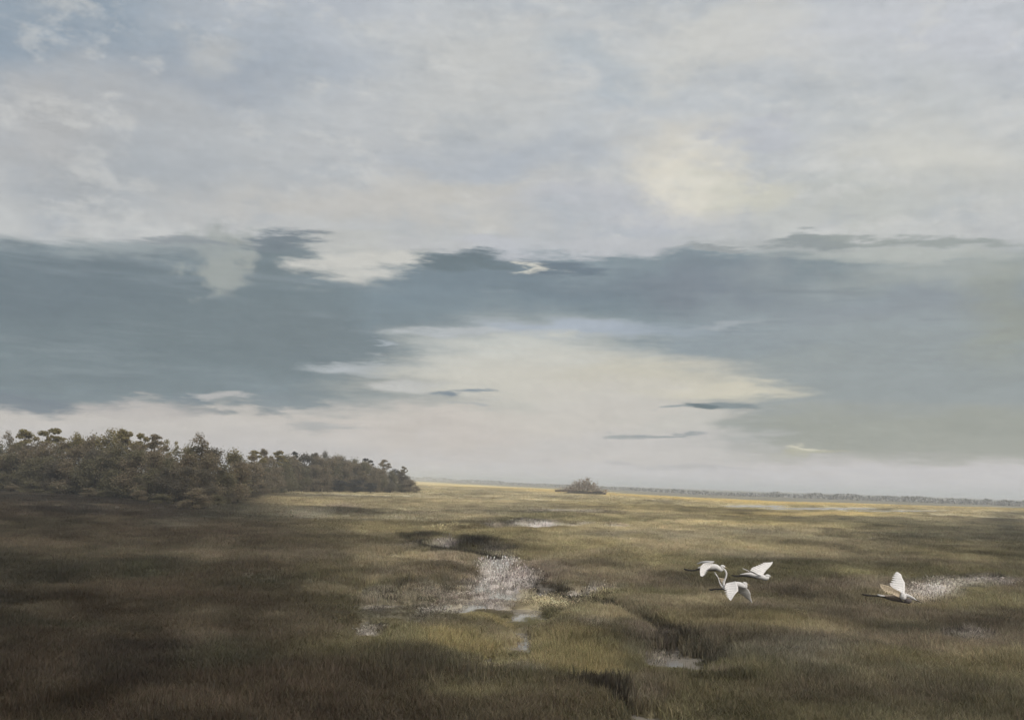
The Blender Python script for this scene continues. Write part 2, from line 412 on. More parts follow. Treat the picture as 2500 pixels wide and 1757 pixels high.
# px, py, rx, ry, plant, weight
PATCH = [
    # left: cloud shade put into the plants' dark colours
    (300, 1330, 520, 60, 'brown', .35), (330, 1300, 300, 18, 'shade_rust', .7), (120, 1290, 150, 20, 'moss', .5),
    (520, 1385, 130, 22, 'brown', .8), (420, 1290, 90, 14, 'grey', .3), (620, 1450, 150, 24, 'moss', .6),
    (180, 1500, 110, 40, 'shade_rust', .7), (330, 1420, 60, 22, 'moss', .9), (460, 1545, 80, 34, 'brown', .55),
    (130, 1640, 130, 60, 'shade_rust', .6), (560, 1650, 150, 45, 'moss', .7), (480, 1600, 60, 30, 'brown', .4),
    (740, 1560, 120, 40, 'brown', .5), (300, 1680, 140, 60, 'shade_heath', .7), (640, 1720, 200, 40, 'shade_rust', .5),
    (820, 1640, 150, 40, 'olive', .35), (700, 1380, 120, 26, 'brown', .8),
    # middle distance
    (1000, 1225, 330, 26, 'tawny', .8), (830, 1235, 130, 14, 'tawny', .5), (860, 1212, 200, 8, 'grey', .5),
    (840, 1240, 60, 8, 'pink', .9), (850, 1256, 80, 10, 'shade_rush', .75), (760, 1262, 60, 14, 'grey', .6),  # first two: a mound's pale top and shaded side put into colour
    (1050, 1290, 130, 9, 'shade_rush', .5), (1170, 1283, 60, 7, 'shade_rush', .6), (940, 1275, 130, 8, 'grey', .5),
    (1120, 1300, 100, 6, 'pale', .6), (1060, 1310, 60, 10, 'tawny', .6),
    (1330, 1267, 120, 18, 'olive', .9), (1500, 1276, 120, 10, 'olive', .8), (1250, 1277, 30, 7, 'shade_rush', .6),
    (1310, 1284, 60, 14, 'reed', .7), (1220, 1290, 40, 8, 'reed', .6), (1400, 1250, 110, 5, 'reed', .35),
    (1510, 1296, 30, 3, 'reed', .5), (1410, 1290, 60, 4, 'reed', .4),
    (1550, 1330, 240, 20, 'grey', .55), (1220, 1335, 160, 14, 'olive', .4), (1340, 1350, 140, 16, 'tawny', .4),
    (1560, 1335, 50, 14, 'sedge', .4), (1420, 1205, 420, 14, 'tawny', .6),
    (900, 1345, 130, 24, 'brown', .4), (960, 1390, 130, 22, 'tawny', .45), (1090, 1390, 60, 18, 'pink', .5),
    (860, 1410, 120, 16, 'tawny', .3),
    # creek line: dark rushes, bank shade put into their colour
    (1020, 1332, 60, 12, 'shade_rush', .9), (1140, 1352, 70, 16, 'shade_rush', 1.), (1210, 1364, 60, 9, 'shade_rush', .8),
    (1320, 1412, 60, 9, 'shade_rush', .5), (1240, 1437, 30, 20, 'shade_rush', .85), (1320, 1448, 50, 7, 'shade_rush', .7),
    (1110, 1440, 60, 8, 'shade_rush', .7), (990, 1452, 70, 8, 'shade_rush', .8), 
      
     
    # pale reeds round the water
    (1195, 1400, 46, 36, 'reed', .8), (1215, 1450, 80, 32, 'reed', .95), (1130, 1480, 75, 26, 'reed', .9),
    (1180, 1495, 40, 18, 'reed', .6), (1070, 1474, 70, 24, 'reed', .6), (1060, 1530, 60, 40, 'reed', .42),
    (940, 1470, 70, 14, 'reed', .28), (890, 1495, 40, 14, 'reed', .35), (880, 1560, 40, 16, 'reed', .28),
    (1010, 1352, 60, 8, 'reed', .5), (1060, 1356, 40, 9, 'reed', .6), (1300, 1420, 80, 22, 'pink', .5),
    (1265, 1476, 60, 15, 'pale', .75), (1268, 1512, 26, 14, 'pale', .5), (1370, 1480, 110, 17, 'pale', .75), (1420, 1468, 70, 11, 'reed', .6), (1290, 1470, 60, 16, 'pale', .6),
    (1460, 1500, 18, 8, 'pale', .8), (1320, 1492, 60, 12, 'pale', .35),
    (1130, 1610, 80, 22, 'sedge', .75), (1070, 1605, 60, 24, 'sedge', .7), (1150, 1550, 60, 16, 'sedge', .5),
    (1210, 1550, 40, 20, 'sedge', .6), (1180, 1520, 60, 10, 'brown', .7), (1200, 1472, 210, 40, 'pink', .4), (920, 1500, 90, 40, 'grey', .5), (1090, 1505, 30, 8, 'pink', .7),
    (1350, 1590, 120, 22, 'sedge', .6), (1400, 1640, 110, 34, 'sedge', .75), (1440, 1675, 60, 20, 'sedge', .9),
    (1310, 1660, 60, 18, 'sedge', .5), (1440, 1530, 80, 26, 'tawny', .55), (1330, 1540, 70, 16, 'olive', .6),
    (1430, 1570, 30, 16, 'reed', .35), (1560, 1575, 60, 18, 'pink', .6), (1600, 1610, 70, 12, 'reed', .5),
    (1640, 1590, 40, 24, 'tawny', .5), (1590, 1590, 30, 10, 'shade_rush', .6),
    (1250, 1720, 80, 30, 'olive', .5), (1120, 1735, 120, 20, 'olive', .6), (1280, 1680, 40, 12, 'grey', .5),
    (1020, 1660, 130, 34, 'shade_heath', .6), (1180, 1700, 160, 20, 'shade_rush', .45), (960, 1690, 150, 40, 'shade_rush', .5),
    (1440, 1715, 90, 14, 'shade_rush', .85), (1480, 1732, 40, 16, 'shade_rush', .8), (1570, 1725, 60, 14, 'pink', .5),
    # right hand side
    (1700, 1510, 150, 14, 'tawny', .5), (1850, 1520, 90, 8, 'pink', .4), (1700, 1545, 230, 18, 'sedge', .35),
    (1900, 1560, 200, 22, 'sedge', .3), (1680, 1668, 120, 10, 'pink', .5), (1730, 1690, 130, 12, 'shade_rush', .5),
    (1560, 1700, 60, 10, 'pink', .4), (1850, 1620, 150, 30, 'grey', .45), (1990, 1640, 120, 40, 'grey', .4),
    (1780, 1240, 330, 14, 'sedge', .5), (2020, 1254, 240, 8, 'sunlit_straw', .4), (1950, 1275, 330, 14, 'olive', .5),
    (2200, 1290, 260, 22, 'olive', .55), (2300, 1330, 240, 40, 'moss', .5), (1850, 1350, 160, 30, 'sedge', .25),
    (2000, 1400, 260, 16, 'moss', .5), (1800, 1380, 130, 20, 'grey', .4), (2250, 1458, 80, 20, 'reed', .5),
    (2375, 1438, 100, 15, 'reed', .75), (2130, 1448, 110, 16, 'pink', .6), (1990, 1455, 120, 12, 'pink', .35), (2352, 1570, 60, 22, 'reed', .95),
    (2210, 1560, 130, 26, 'moss', .6), (2000, 1480, 160, 20, 'brown', .5), (2230, 1480, 130, 18, 'sedge', .3),
    (2420, 1680, 150, 50, 'sedge', .3), (2150, 1650, 150, 24, 'sedge', .25), (2480, 1300, 60, 120, 'moss', .5),
    (1950, 1730, 160, 40, 'brown', .7), (2250, 1740, 200, 30, 'brown', .6), (2000, 1690, 90, 20, 'shade_rush', .4),
]

def plants_at(x, y):
    """albedo of the plant cover and weights of some kinds at ground points"""
    px, py = project(x, y, np.zeros_like(x))
    d = np.hypot(x, y)
    lg = np.log(np.maximum(d, 1.0))
    # irregular outlines: warp grows with the patches' size on the ground
    wx = (fbm(x / 5 + 3, y / 9, 5) - .5) * np.clip(2200 / d, 6, 120) + (fbm(x / 40, y / 70, 9) - .5) * 90
    wy = (fbm(x / 5, y / 9 + 9, 6) - .5) * np.clip(900 / d, 2, 40) + (fbm(x / 40, y / 70 + 4, 8) - .5) * np.clip(4200 / d, 6, 60)
    qx, qy = px + wx, py + wy
    P = {k: np.array(q) for k, q in PLANT.items()}
    k_ = 1 + d / 90
    n1 = fbm(x / (7 * k_), y / (6 * k_), 21)[..., None]; n2 = fbm(x / (2.6 * k_) + 7, y / (2.2 * k_), 22)[..., None]; n3 = fbm(x / (13 * k_) + 5, y / (9 * k_), 23)[..., None]
    left = P['shade_heath'] * (1 - sstep(.42, .62, n1)) + P['shade_rust'] * sstep(.42, .62, n1)  # cloud shadow kept as albedo: dark growth towards the left
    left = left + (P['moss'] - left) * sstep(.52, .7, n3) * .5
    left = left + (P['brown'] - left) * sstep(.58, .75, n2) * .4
    far = P['tawny'] + (P['sedge'] - P['tawny']) * sstep(.4, .65, n1) * .6
    far = far + (P['grey'] - far) * sstep(.5, .7, n3) * .6
    right = P['brown'] + (P['olive'] - P['brown']) * sstep(.38, .6, n1)
    right = right + (P['grey'] - right) * sstep(.48, .66, n3) * .5
    right = right + (P['tawny'] - right) * sstep(.56, .75, n2) * .4
    fr = sstep(1410, 1270, qy + np.clip(1000 - qx, -200, 400) * .18)[..., None]
    base = right + (far - right) * fr
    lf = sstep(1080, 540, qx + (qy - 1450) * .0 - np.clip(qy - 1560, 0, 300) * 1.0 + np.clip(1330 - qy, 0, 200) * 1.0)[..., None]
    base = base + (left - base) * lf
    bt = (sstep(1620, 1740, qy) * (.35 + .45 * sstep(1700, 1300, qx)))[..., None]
    base = base + (P['shade_rust'] - base) * bt
    patchy = sstep(.3, .68, fbm(x / (1.6 * k_), y / (1.9 * k_), 36))
    wr = np.zeros_like(x); wd = np.zeros_like(x); wsdg = np.zeros_like(x)
    for (cx, cy, rx, ry, kind, wgt) in PATCH:
        e = np.hypot((qx - cx) / rx, (qy - cy) / ry)
        k = wgt * (1 - sstep(.3, 1.45, e))
        if kind in ('reed', 'pale'):
            k = np.clip(k * (.35 + 1.3 * patchy), 0, 1)
        base = base + (P[kind] - base) * k[..., None]
        if kind in ('reed', 'pale'): wr = np.maximum(wr, k)
        if kind == 'shade_rush': wd = np.maximum(wd, k)
        if kind in ('sedge', 'sunlit_straw'): wsdg = np.maximum(wsdg, k)
    # small-scale mixture of fresher and drier growth
    mott = fbm(x / (1.1 * k_), y / (1.3 * k_), 27, 3) * .5 + fbm(x / (4.2 * k_), y / (3.4 * k_), 28, 3) * .5
    base = base * (1 + 2.0 * (mott - .5))[..., None]
    gm = gully_mask(x, y) * (.35 + .65 * sstep(.35, .55, fbm(x / 2, y / 2, 33)))
    base = base + (P['shade_rush'] - base) * (gm * .97)[..., None]  # shade of the gully banks painted as near-black cover
    wd = np.maximum(wd, gm)
    # far edge of the marsh: pale reed bed, sun break put into its colour
    sp = strip_py(px) + (fbm(x / 60, y / 60, 31) - .5) * 5
    s = (sstep(-2, 1, py - sp) * (1 - sstep(3, 12, py - sp)))
    s = s * sstep(940, 1010, px) * (1 - .55 * sstep(1800, 2300, px))
    base = base + (P['sunlit_straw'] - base) * (s * .95)[..., None]
    beyond = sstep(0, -3, py - sp)[..., None]
    base = base + (P['grey'] * .9 - base) * beyond
    inside = (py > sp)
    return base, wr, wd, np.maximum(wsdg, s), inside

# ------------------------------------------------------------------ terrain and water
# pools and creek: photograph outline points on the wet ground, as blobs (px, py, rx, ry)
POOLS = [
    [(1205, 1448, 52, 18), (1150, 1474, 74, 17), (1250, 1482, 66, 18), (1225, 1460, 60, 20), (1274, 1510, 42, 22), (1266, 1542, 36, 22), (1110, 1494, 40, 10)],
    [(1268, 1572, 50, 20), (1232, 1598, 52, 20), (1200, 1610, 60, 10)],
    [(1615, 1606, 62, 20), (1662, 1613, 60, 17), (1700, 1625, 38, 10), (1640, 1584, 36, 12)],
    [(1556, 1736, 34, 14), (1590, 1750, 50, 18), (1625, 1775, 70, 24), (1528, 1726, 26, 7)],
    [(965, 1355, 30, 4), (1055, 1352, 34, 4), (1120, 1372, 50, 4)],
    [(1300, 1290, 70, 4), (1225, 1292, 30, 3)],
    [(1190, 1398, 34, 26), (1180, 1420, 24, 16)],
    [(935, 1476, 90, 9), (882, 1520, 30, 18), (880, 1556, 38, 11)],
    [(1840, 1234, 90, 3.5), (2000, 1240, 160, 3.5), (2180, 1246, 140, 2.5)],
    [(1120, 1303, 110, 2.5)],
]
_pr = random.Random(21)
for k in range(46):        # shallow puddles scattered about the big pool
    POOLS[0].append((_pr.gauss(1225, 105), _pr.gauss(1470, 24), _pr.uniform(10, 34), _pr.uniform(5, 10)))
for k in range(14):
    POOLS[7].append((_pr.gauss(930, 60), _pr.gauss(1505, 34), _pr.uniform(8, 24), _pr.uniform(4, 8)))
for k in range(10):
    POOLS[2].append((_pr.gauss(1600, 50), _pr.gauss(1592, 14), _pr.uniform(8, 20), _pr.uniform(3, 6)))
GULLIES = [
    ([(1330, 1440), (1400, 1462), (1450, 1478), (1500, 1500), (1550, 1524), (1600, 1542), (1650, 1560), (1700, 1590), (1770, 1618)], 46),
    ([(985, 1322), (1030, 1336), (1090, 1346), (1150, 1356), (1215, 1368), (1300, 1378)], 15),
    ([(1440, 1712), (1490, 1720), (1530, 1742)], 26),
]

def pool_mask(x, y, grow=1.0):
    px, py = project(x, y, np.zeros_like(x))
    d = np.hypot(x, y)
    px = px + (fbm(x / 1.5, y / 2.5, 41) - .5) * np.clip(2600 / d, 4, 80)
    py = py + (fbm(x / 1.5 + 5, y / 2.5, 42) - .5) * np.clip(700 / d, 1, 22)
    out = np.zeros_like(x)
    sel = (y > 5) & (px > 740) & (px < 2480) & (py > 1215) & (py < 1850) & (d < 900)
    px, py = px[sel], py[sel]
    best = np.zeros_like(px)
    for pool in POOLS:
        for (cx, cy, rx, ry) in pool:
            e = np.hypot((px - cx) / (rx * grow), (py - cy) / (ry * grow))
            best = np.maximum(best, 1 - sstep(.7, 1.25, e))
    isl = fbm(x[sel] / 1.1, y[sel] / 1.5, 47, 3)              # little islands of growth in the shallows
    near_ = d[sel] < 75
    best = best * (1 - near_ * .95 * sstep(.58, .66, isl) * (grow == 1.0))
    out[sel] = best
    return out

def gully_mask(x, y):
    px, py = project(x, y, np.zeros_like(x))
    d = np.hypot(x, y)
    px = px + (fbm(x / 1.2, y / 1.6, 44) - .5) * np.clip(2600 / d, 4, 90)
    py = py + (fbm(x / 1.2 + 4, y / 1.6, 45) - .5) * np.clip(900 / d, 1, 30)
    out = np.zeros_like(x)
    for pts, wid in GULLIES:
        best = np.full(x.shape, 1e9)
        for (a, b) in zip(pts[:-1], pts[1:]):
            ax, ay, bx, by = a[0], a[1] * 2.2, b[0], b[1] * 2.2
            qx, qy = px - ax, py * 2.2 - ay
            t = np.clip((qx * (bx - ax) + qy * (by - ay)) / ((bx - ax) ** 2 + (by - ay) ** 2), 0, 1)
            best = np.minimum(best, np.hypot(qx - t * (bx - ax), qy - t * (by - ay)))
        out = np.maximum(out, 1 - sstep(.4 * wid, 1.1 * wid, best))
    return out

WATER_Z = -0.16
def height(x, y):
    d = np.hypot(x, y)
    h = (fbm(x / 9, y / 9, 51) - .35) * .55 + (fbm(x / 2.6, y / 2.6, 52) - .45) * .22 + (fbm(x / 45, y / 45, 53) - .4) * .8
    h = h * (0.4 + 0.6 * sstep(400, 60, d))
    h = np.maximum(h, -0.06)
    h = h - gully_mask(x, y) * 0.35
    h = np.maximum(h, -0.13)
    h = h * (1 - .9 * pool_mask(x, y, 2.0) * (h > 0))
    pm = pool_mask(x, y)
    return h * (1 - pm) + pm * (-0.34)

def build_ground():
    az = np.concatenate([np.arange(-180, -42, 4.0), np.arange(-42, 42, 0.16), np.arange(42, 180, 4.0)])
    az = np.radians(az)
    r = [1.0]
    while r[-1] < 7000:
        q = r[-1]
        r.append(q * (1.012 if 14 < q < 120 else 1.03))
    r = np.array(r)
    A, R = np.meshgrid(az, r)
    x, y = R * np.sin(A), R * np.cos(A)
    z = height(x, y)
    nr, na = x.shape
    V = np.stack([x, y, z], -1).reshape(-1, 3)
    i, j = np.meshgrid(np.arange(nr - 1), np.arange(na), indexing='ij')
    j2 = (j + 1) % na
    Fq = np.stack([i * na + j, i * na + j2, (i + 1) * na + j2, (i + 1) * na + j], -1).reshape(-1, 4)[:, ::-1]
    V = np.vstack([V, [[0, 0, float(z[0].mean())]]])
    me = mesh_np('ground', V, Fq, True)
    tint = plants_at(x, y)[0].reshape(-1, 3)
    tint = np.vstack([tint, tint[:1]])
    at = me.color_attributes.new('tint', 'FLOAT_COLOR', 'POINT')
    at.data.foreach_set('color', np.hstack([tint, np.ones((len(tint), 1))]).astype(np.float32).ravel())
    m_, nt, out = mat_nodes('marsh_soil')
    N, L = nt.nodes, nt.links
    p = N.new('ShaderNodeBsdfPrincipled'); p.inputs['Roughness'].default_value = 0.95; p.inputs['Specular IOR Level'].default_value = 0.1
    a = N.new('ShaderNodeAttribute'); a.attribute_name = 'tint'
    tc = N.new('ShaderNodeNewGeometry')
    n = N.new('ShaderNodeTexNoise'); n.inputs['Scale'].default_value = 2.0; n.inputs['Detail'].default_value = 8; n.inputs['Roughness'].default_value = .7
    L.new(tc.outputs['Position'], n.inputs['Vector'])
    r_ = N.new('ShaderNodeMapRange'); L.new(n.outputs['Fac'], r_.inputs[0])
    r_.inputs[1].default_value, r_.inputs[2].default_value = .3, .7
    r_.inputs[3].default_value, r_.inputs[4].default_value = .6, 1.3
    vm = N.new('ShaderNodeVectorMath'); vm.operation = 'SCALE'
    L.new(a.outputs['Color'], vm.inputs[0]); L.new(r_.outputs[0], vm.inputs['Scale'])
    L.new(vm.outputs[0], p.inputs['Base Color'])
    b = N.new('ShaderNodeBump'); b.inputs['Strength'].default_value = .6; b.inputs['Distance'].default_value = .1
    L.new(n.outputs['Fac'], b.inputs['Height']); L.new(b.outputs[0], p.inputs['Normal'])
    L.new(p.outputs[0], out.inputs[0])
    o = link('ground', me, m_)
    tag(o, kind='structure')
build_ground()

def water_material():
    m_, nt, out = mat_nodes('still_water')
    N, L = nt.nodes, nt.links
    p = N.new('ShaderNodeBsdfPrincipled')
    p.inputs['Base Color'].default_value = (0.24, 0.215, 0.185, 1)
    p.inputs['Roughness'].default_value = 0.07
    p.inputs['IOR'].default_value = 1.33
    g = N.new('ShaderNodeNewGeometry')
    n = N.new('ShaderNodeTexNoise'); n.inputs['Scale'].default_value = 2.2; n.inputs['Detail'].default_value = 4
    L.new(g.outputs['Position'], n.inputs['Vector'])
    b = N.new('ShaderNodeBump'); b.inputs['Strength'].default_value = .25; b.inputs['Distance'].default_value = .02
    L.new(n.outputs['Fac'], b.inputs['Height']); L.new(b.outputs[0], p.inputs['Normal'])
    L.new(p.outputs[0], out.inputs[0])
    return m_
WATER = water_material()
for level, pool in enumerate(POOLS):
    pts = []
    for (cx, cy, rx, ry) in pool:
        for k in range(20):
            t = k / 20 * 2 * math.pi
            pts.append(ground_at(cx + rx * 1.6 * math.cos(t), max(cy + ry * 1.6 * math.sin(t), 1225 if cy < 1260 else 0)))
    # convex hull of the wet hollow: the terrain itself draws the shoreline
    P2 = sorted({(round(p.x, 3), round(p.y, 3)) for p in pts})
    def half(P):
        h = []
        for p in P:
            while len(h) > 1 and (h[-1][0] - h[-2][0]) * (p[1] - h[-2][1]) - (h[-1][1] - h[-2][1]) * (p[0] - h[-2][0]) <= 0:
                h.pop()
            h.append(p)
        return h[:-1]
    hull = half(P2) + half(P2[::-1])
    me = bpy.data.meshes.new('water')
    me.from_pydata([(a, b, WATER_Z - .004 * level) for a, b in hull], [], [list(range(len(hull)))])
    me.update()
    tag(link('water', me, WATER), kind='structure')

# ------------------------------------------------------------------ grasses and reeds (nobody could count them)
def tuft(seed, blades, spread, hgt, wid, lean, heads=0.0):
    """one tuft: tapering bent blades, 3 triangles each; heads: share of blades with a feathery seed head"""
    r = np.random.default_rng(seed)
    V, T = [], []
    for k in range(blades):
        a, q = r.uniform(0, 6.283), math.sqrt(r.uniform(0, 1)) * spread
        bx, by = q * math.cos(a), q * math.sin(a)
        h = hgt * r.uniform(.55, 1.15)
        la, ln = r.uniform(0, 6.283), lean * r.uniform(.2, 1.0) * h
        w = wid * r.uniform(.6, 1.2)
        fa = r.uniform(0, 6.283)
        fx, fy = math.cos(fa) * w / 2, math.sin(fa) * w / 2
        lx, ly = math.cos(la) * ln, math.sin(la) * ln
        i = len(V)
        V += [(bx - fx, by - fy, -.03), (bx + fx, by + fy, -.03),
              (bx + lx * .35 - fx * .8, by + ly * .35 - fy * .8, h * .6), (bx + lx * .35 + fx * .8, by + ly * .35 + fy * .8, h * .6),
              (bx + lx, by + ly, h)]
        T += [(i, i + 1, i + 3), (i, i + 3, i + 2), (i + 2, i + 3, i + 4)]
        if r.uniform() < heads:
            j = len(V)
            hw = w * 2.2
            V += [(bx + lx * .8, by + ly * .8, h * .86), (bx + lx + hw * math.cos(fa), by + ly + hw * math.sin(fa), h * 1.02),
                  (bx + lx * 1.25, by + ly * 1.25, h * 1.22), (bx + lx - hw * math.cos(fa), by + ly - hw * math.sin(fa), h * 1.05)]
            T += [(j, j + 1, j + 2), (j, j + 2, j + 3)]
    return np.array(V), np.array(T)

def grass_tree():
    ng = bpy.data.node_groups.new('scatter_tufts', 'GeometryNodeTree')
    ng.interface.new_socket('Geometry', in_out='INPUT', socket_type='NodeSocketGeometry')
    ng.interface.new_socket('Geometry', in_out='OUTPUT', socket_type='NodeSocketGeometry')
    N, L = ng.nodes, ng.links
    gi, go = N.new('NodeGroupInput'), N.new('NodeGroupOutput')
    def attr(name, t):
        n = N.new('GeometryNodeInputNamedAttribute'); n.data_type = t; n.inputs[0].default_value = name
        return n.outputs[0]
    kind = attr('proto', 'INT')                       # >=0: vertex of a tuft; -1: a place where a tuft grows
    cmp_ = N.new('FunctionNodeCompare'); cmp_.data_type = 'INT'; cmp_.operation = 'GREATER_EQUAL'
    ii = [s for s in cmp_.inputs if s.type == 'INT']
    L.new(kind, ii[0]); ii[1].default_value = 0
    sep = N.new('GeometryNodeSeparateGeometry'); sep.domain = 'POINT'
    L.new(gi.outputs[0], sep.inputs[0]); L.new(cmp_.outputs[0], sep.inputs[1])
    spl = N.new('GeometryNodeSplitToInstances'); spl.domain = 'POINT'
    L.new(sep.outputs[0], spl.inputs[0]); L.new(kind, spl.inputs['Group ID'])
    iop = N.new('GeometryNodeInstanceOnPoints')
    L.new(sep.outputs[1], iop.inputs['Points']); L.new(spl.outputs['Instances'], iop.inputs['Instance'])
    iop.inputs['Pick Instance'].default_value = True
    L.new(attr('pick', 'INT'), iop.inputs['Instance Index'])
    L.new(attr('turn', 'FLOAT_VECTOR'), iop.inputs['Rotation'])
    L.new(attr('size', 'FLOAT_VECTOR'), iop.inputs['Scale'])
    L.new(iop.outputs[0], go.inputs[0])
    return ng
GRASS_NG = grass_tree()

def scatter(name, label, cat, protos, x, y, z, size, tint, mat):
    Vs, Ts, ks = [], [], []
    off = 0
    for k, (V, T) in enumerate(protos):
        Vs.append(V); Ts.append(T + off); ks.append(np.full(len(V), k)); off += len(V)
    n = len(x)
    P = np.stack([x, y, z], -1)
    V = np.vstack(Vs + [P])
    me = mesh_np(name, V, np.vstack(Ts))
    tot = len(V)
    proto = np.concatenate(ks + [np.full(n, -1)]).astype(np.int32)
    pick = np.zeros(tot, np.int32); pick[off:] = rng.integers(0, len(protos), n)
    turn = np.zeros((tot, 3), np.float32); turn[off:, 2] = rng.uniform(0, 6.283, n)
    sz = np.ones((tot, 3), np.float32); sz[off:] = size
    tn = np.ones((tot, 4), np.float32); tn[off:, :3] = tint
    for nm, t, arr, f in (('proto', 'INT', proto, 'value'), ('pick', 'INT', pick, 'value'),
                          ('turn', 'FLOAT_VECTOR', turn, 'vector'), ('size', 'FLOAT_VECTOR', sz, 'vector'),
                          ('tint', 'FLOAT_COLOR', tn, 'color')):
        a = me.attributes.new(nm, t, 'POINT'); a.data.foreach_set(f, arr.ravel())
    o = link(name, me, mat)
    md = o.modifiers.new('scatter', 'NODES'); md.node_group = GRASS_NG
    tag(o, label, cat, kind='stuff')
    return o

def wedge(n, r0, r1, half, power=1.0):
    """random places between two distances in front of the camera, spread evenly over the ground"""
    u = rng.uniform(0, 1, n)
    r = np.sqrt(r0 * r0 + u * (r1 * r1 - r0 * r0)) if power == 1.0 else r0 * (r1 / r0) ** u
    a = np.radians(rng.uniform(-half, half, n))
    return r * np.sin(a), r * np.cos(a), r

BLADE = plant_material('grass_blades', 'INSTANCER', translucent=.35, jitter=.2)
xs, ys, rs = [], [], []
for (n, r0, r1) in ((90000, 17, 45), (90000, 45, 110), (80000, 110, 260), (60000, 260, 800)):
    a, b, c = wedge(n, r0, r1, 36)
    xs.append(a); ys.append(b); rs.append(c)
gx, gy, gr = np.concatenate(xs), np.concatenate(ys), np.concatenate(rs)
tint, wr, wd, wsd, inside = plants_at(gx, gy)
pm = pool_mask(gx, gy, 1.0)
# the lee of the pools towards the camera is grazed low, so the water shows
near = np.max([pool_mask(gx * (1 + q / gr), gy * (1 + q / gr), 1.0) for q in (.6, 1.4, 2.6)], 0)
gz = height(gx, gy)
wade = (wr > .3) & (rng.uniform(0, 1, len(gx)) < .5)      # reeds that stand in the shallows
keep = ((gz > WATER_Z + .01) & (pm < .5) | wade) & inside
keep &= ~((wr > .38) & ~wade & (rng.uniform(0, 1, len(gx)) < .25))
lum = tint @ np.array([.3, .6, .1])
speck = np.where(rng.uniform(0, 1, len(gx)) < .5, .38, 1.15)
tint = tint * np.where(wr > .08, speck, 1.0)[:, None]      # pale stems among dark ones
jit = 1 + (rng.uniform(-1, 1, (len(gx), 1)) * .25) + rng.uniform(-.05, .05, (len(gx), 3))
tint = np.clip(tint * jit, 0.004, .8)
lod = np.interp(gr, [17, 45, 110, 260, 800], [1.0, 1.15, 1.9, 3.4, 8.0])
hgt = np.interp(gr, [17, 45, 110, 260, 800], [1.0, 1.0, 1.05, 1.15, 1.3]) * (0.65 + .75 * fbm(gx / 4, gy / 4, 61))
hgt = hgt * np.where((near > .3) & (gr < 70) & ~(wr > .38), .3, 1.0) * rng.uniform(.75, 1.25, len(gx)) * (.45 + 1.1 * fbm(gx / 1.1, gy / 1.1, 62))
wpx, wpy = project(gx, gy, np.zeros_like(gx))
wet = np.maximum(1 - sstep(.5, 1.3, np.hypot((wpx - 1230) / 260, (wpy - 1482) / 66)), 1 - sstep(.5, 1.3, np.hypot((wpx - 915) / 110, (wpy - 1525) / 60)))
hgt = hgt * np.where((wr > .3) & (wpx > 1900), .55, 1.0)
hgt = hgt * (1 - .6 * wet)                              # trodden, half drowned growth about the pools
hgt = hgt * np.where((rng.uniform(0, 1, len(gx)) < .05) & (near < .2), 1.5, 1.0)
size = np.stack([lod, lod, hgt], -1)
is_shade_heath = keep & (lum < .082) & (wd < .35)
is_shade_rush = keep & (wd >= .35) & (lum < .13)
is_sedge = keep & ~is_shade_heath & ~is_shade_rush & (wsd > .4)
is_reed = keep & ~is_shade_heath & ~is_shade_rush & ~is_sedge & (wr > .34)
is_grass = keep & ~(is_shade_heath | is_shade_rush | is_sedge | is_reed)
def sub(mask, name, label, cat, protos):
    scatter(name, label, cat, protos, gx[mask], gy[mask], gz[mask], size[mask], tint[mask], BLADE)
sub(is_grass, 'marsh_grass', 'tawny and olive marsh grass covering the open flat ground', 'grass',
    [tuft(100 + k, 26, .32, .22, .017, .9) for k in range(6)])
sub(is_shade_heath, 'shade_heath', 'dark brown low heathland on the left, cloud shade put into its colour', 'shade_heath',
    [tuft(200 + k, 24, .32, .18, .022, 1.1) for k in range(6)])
sub(is_shade_rush, 'shade_rushes', 'rushes lining the winding creek, near black as painted bank shade', 'rushes',
    [tuft(300 + k, 18, .24, .30, .024, .5) for k in range(5)])
sub(is_sedge, 'yellow_sedge', 'yellow green sedge near the pools and along the far edge, coloured sunlit there', 'sedge',
    [tuft(400 + k, 26, .32, .23, .017, .9) for k in range(5)])
sub(is_reed, 'pale_reeds', 'pale pinkish feathery reeds standing around the pools', 'reeds',
    [tuft(500 + k, 12, .28, .30, .014, .6, .35) for k in range(5)])

# ------------------------------------------------------------------ trees
BARK = simple_material('grey_brown_bark', (.075, .058, .042), .9, .3, 3.0, .1)

def limb(V, T, p0, p1, r0, r1, n=6, segs=4, bend=None, seed=0):
    """tapered, slightly bent tube appended to V, T (quads)"""
    r = random.Random(seed)
    p0, p1 = Vector(p0), Vector(p1)
    ax = (p1 - p0)
    u = ax.orthogonal().normalized(); w = ax.normalized().cross(u)
    base = len(V)
    b = bend if bend is not None else ax.length * .06
    o1, o2 = r.uniform(-b, b), r.uniform(-b, b)
    for s in range(segs + 1):
        t = s / segs
        c = p0 + ax * t + (u * o1 + w * o2) * math.sin(t * math.pi)
        rad = r0 + (r1 - r0) * t
        for k in range(n):
            a = k / n * 6.283
            V.append(tuple(c + (u * math.cos(a) + w * math.sin(a)) * rad))
    for s in range(segs):
        for k in range(n):
            a, b2 = base + s * n + k, base + s * n + (k + 1) % n
            T.append((a, b2, b2 + n, a + n))

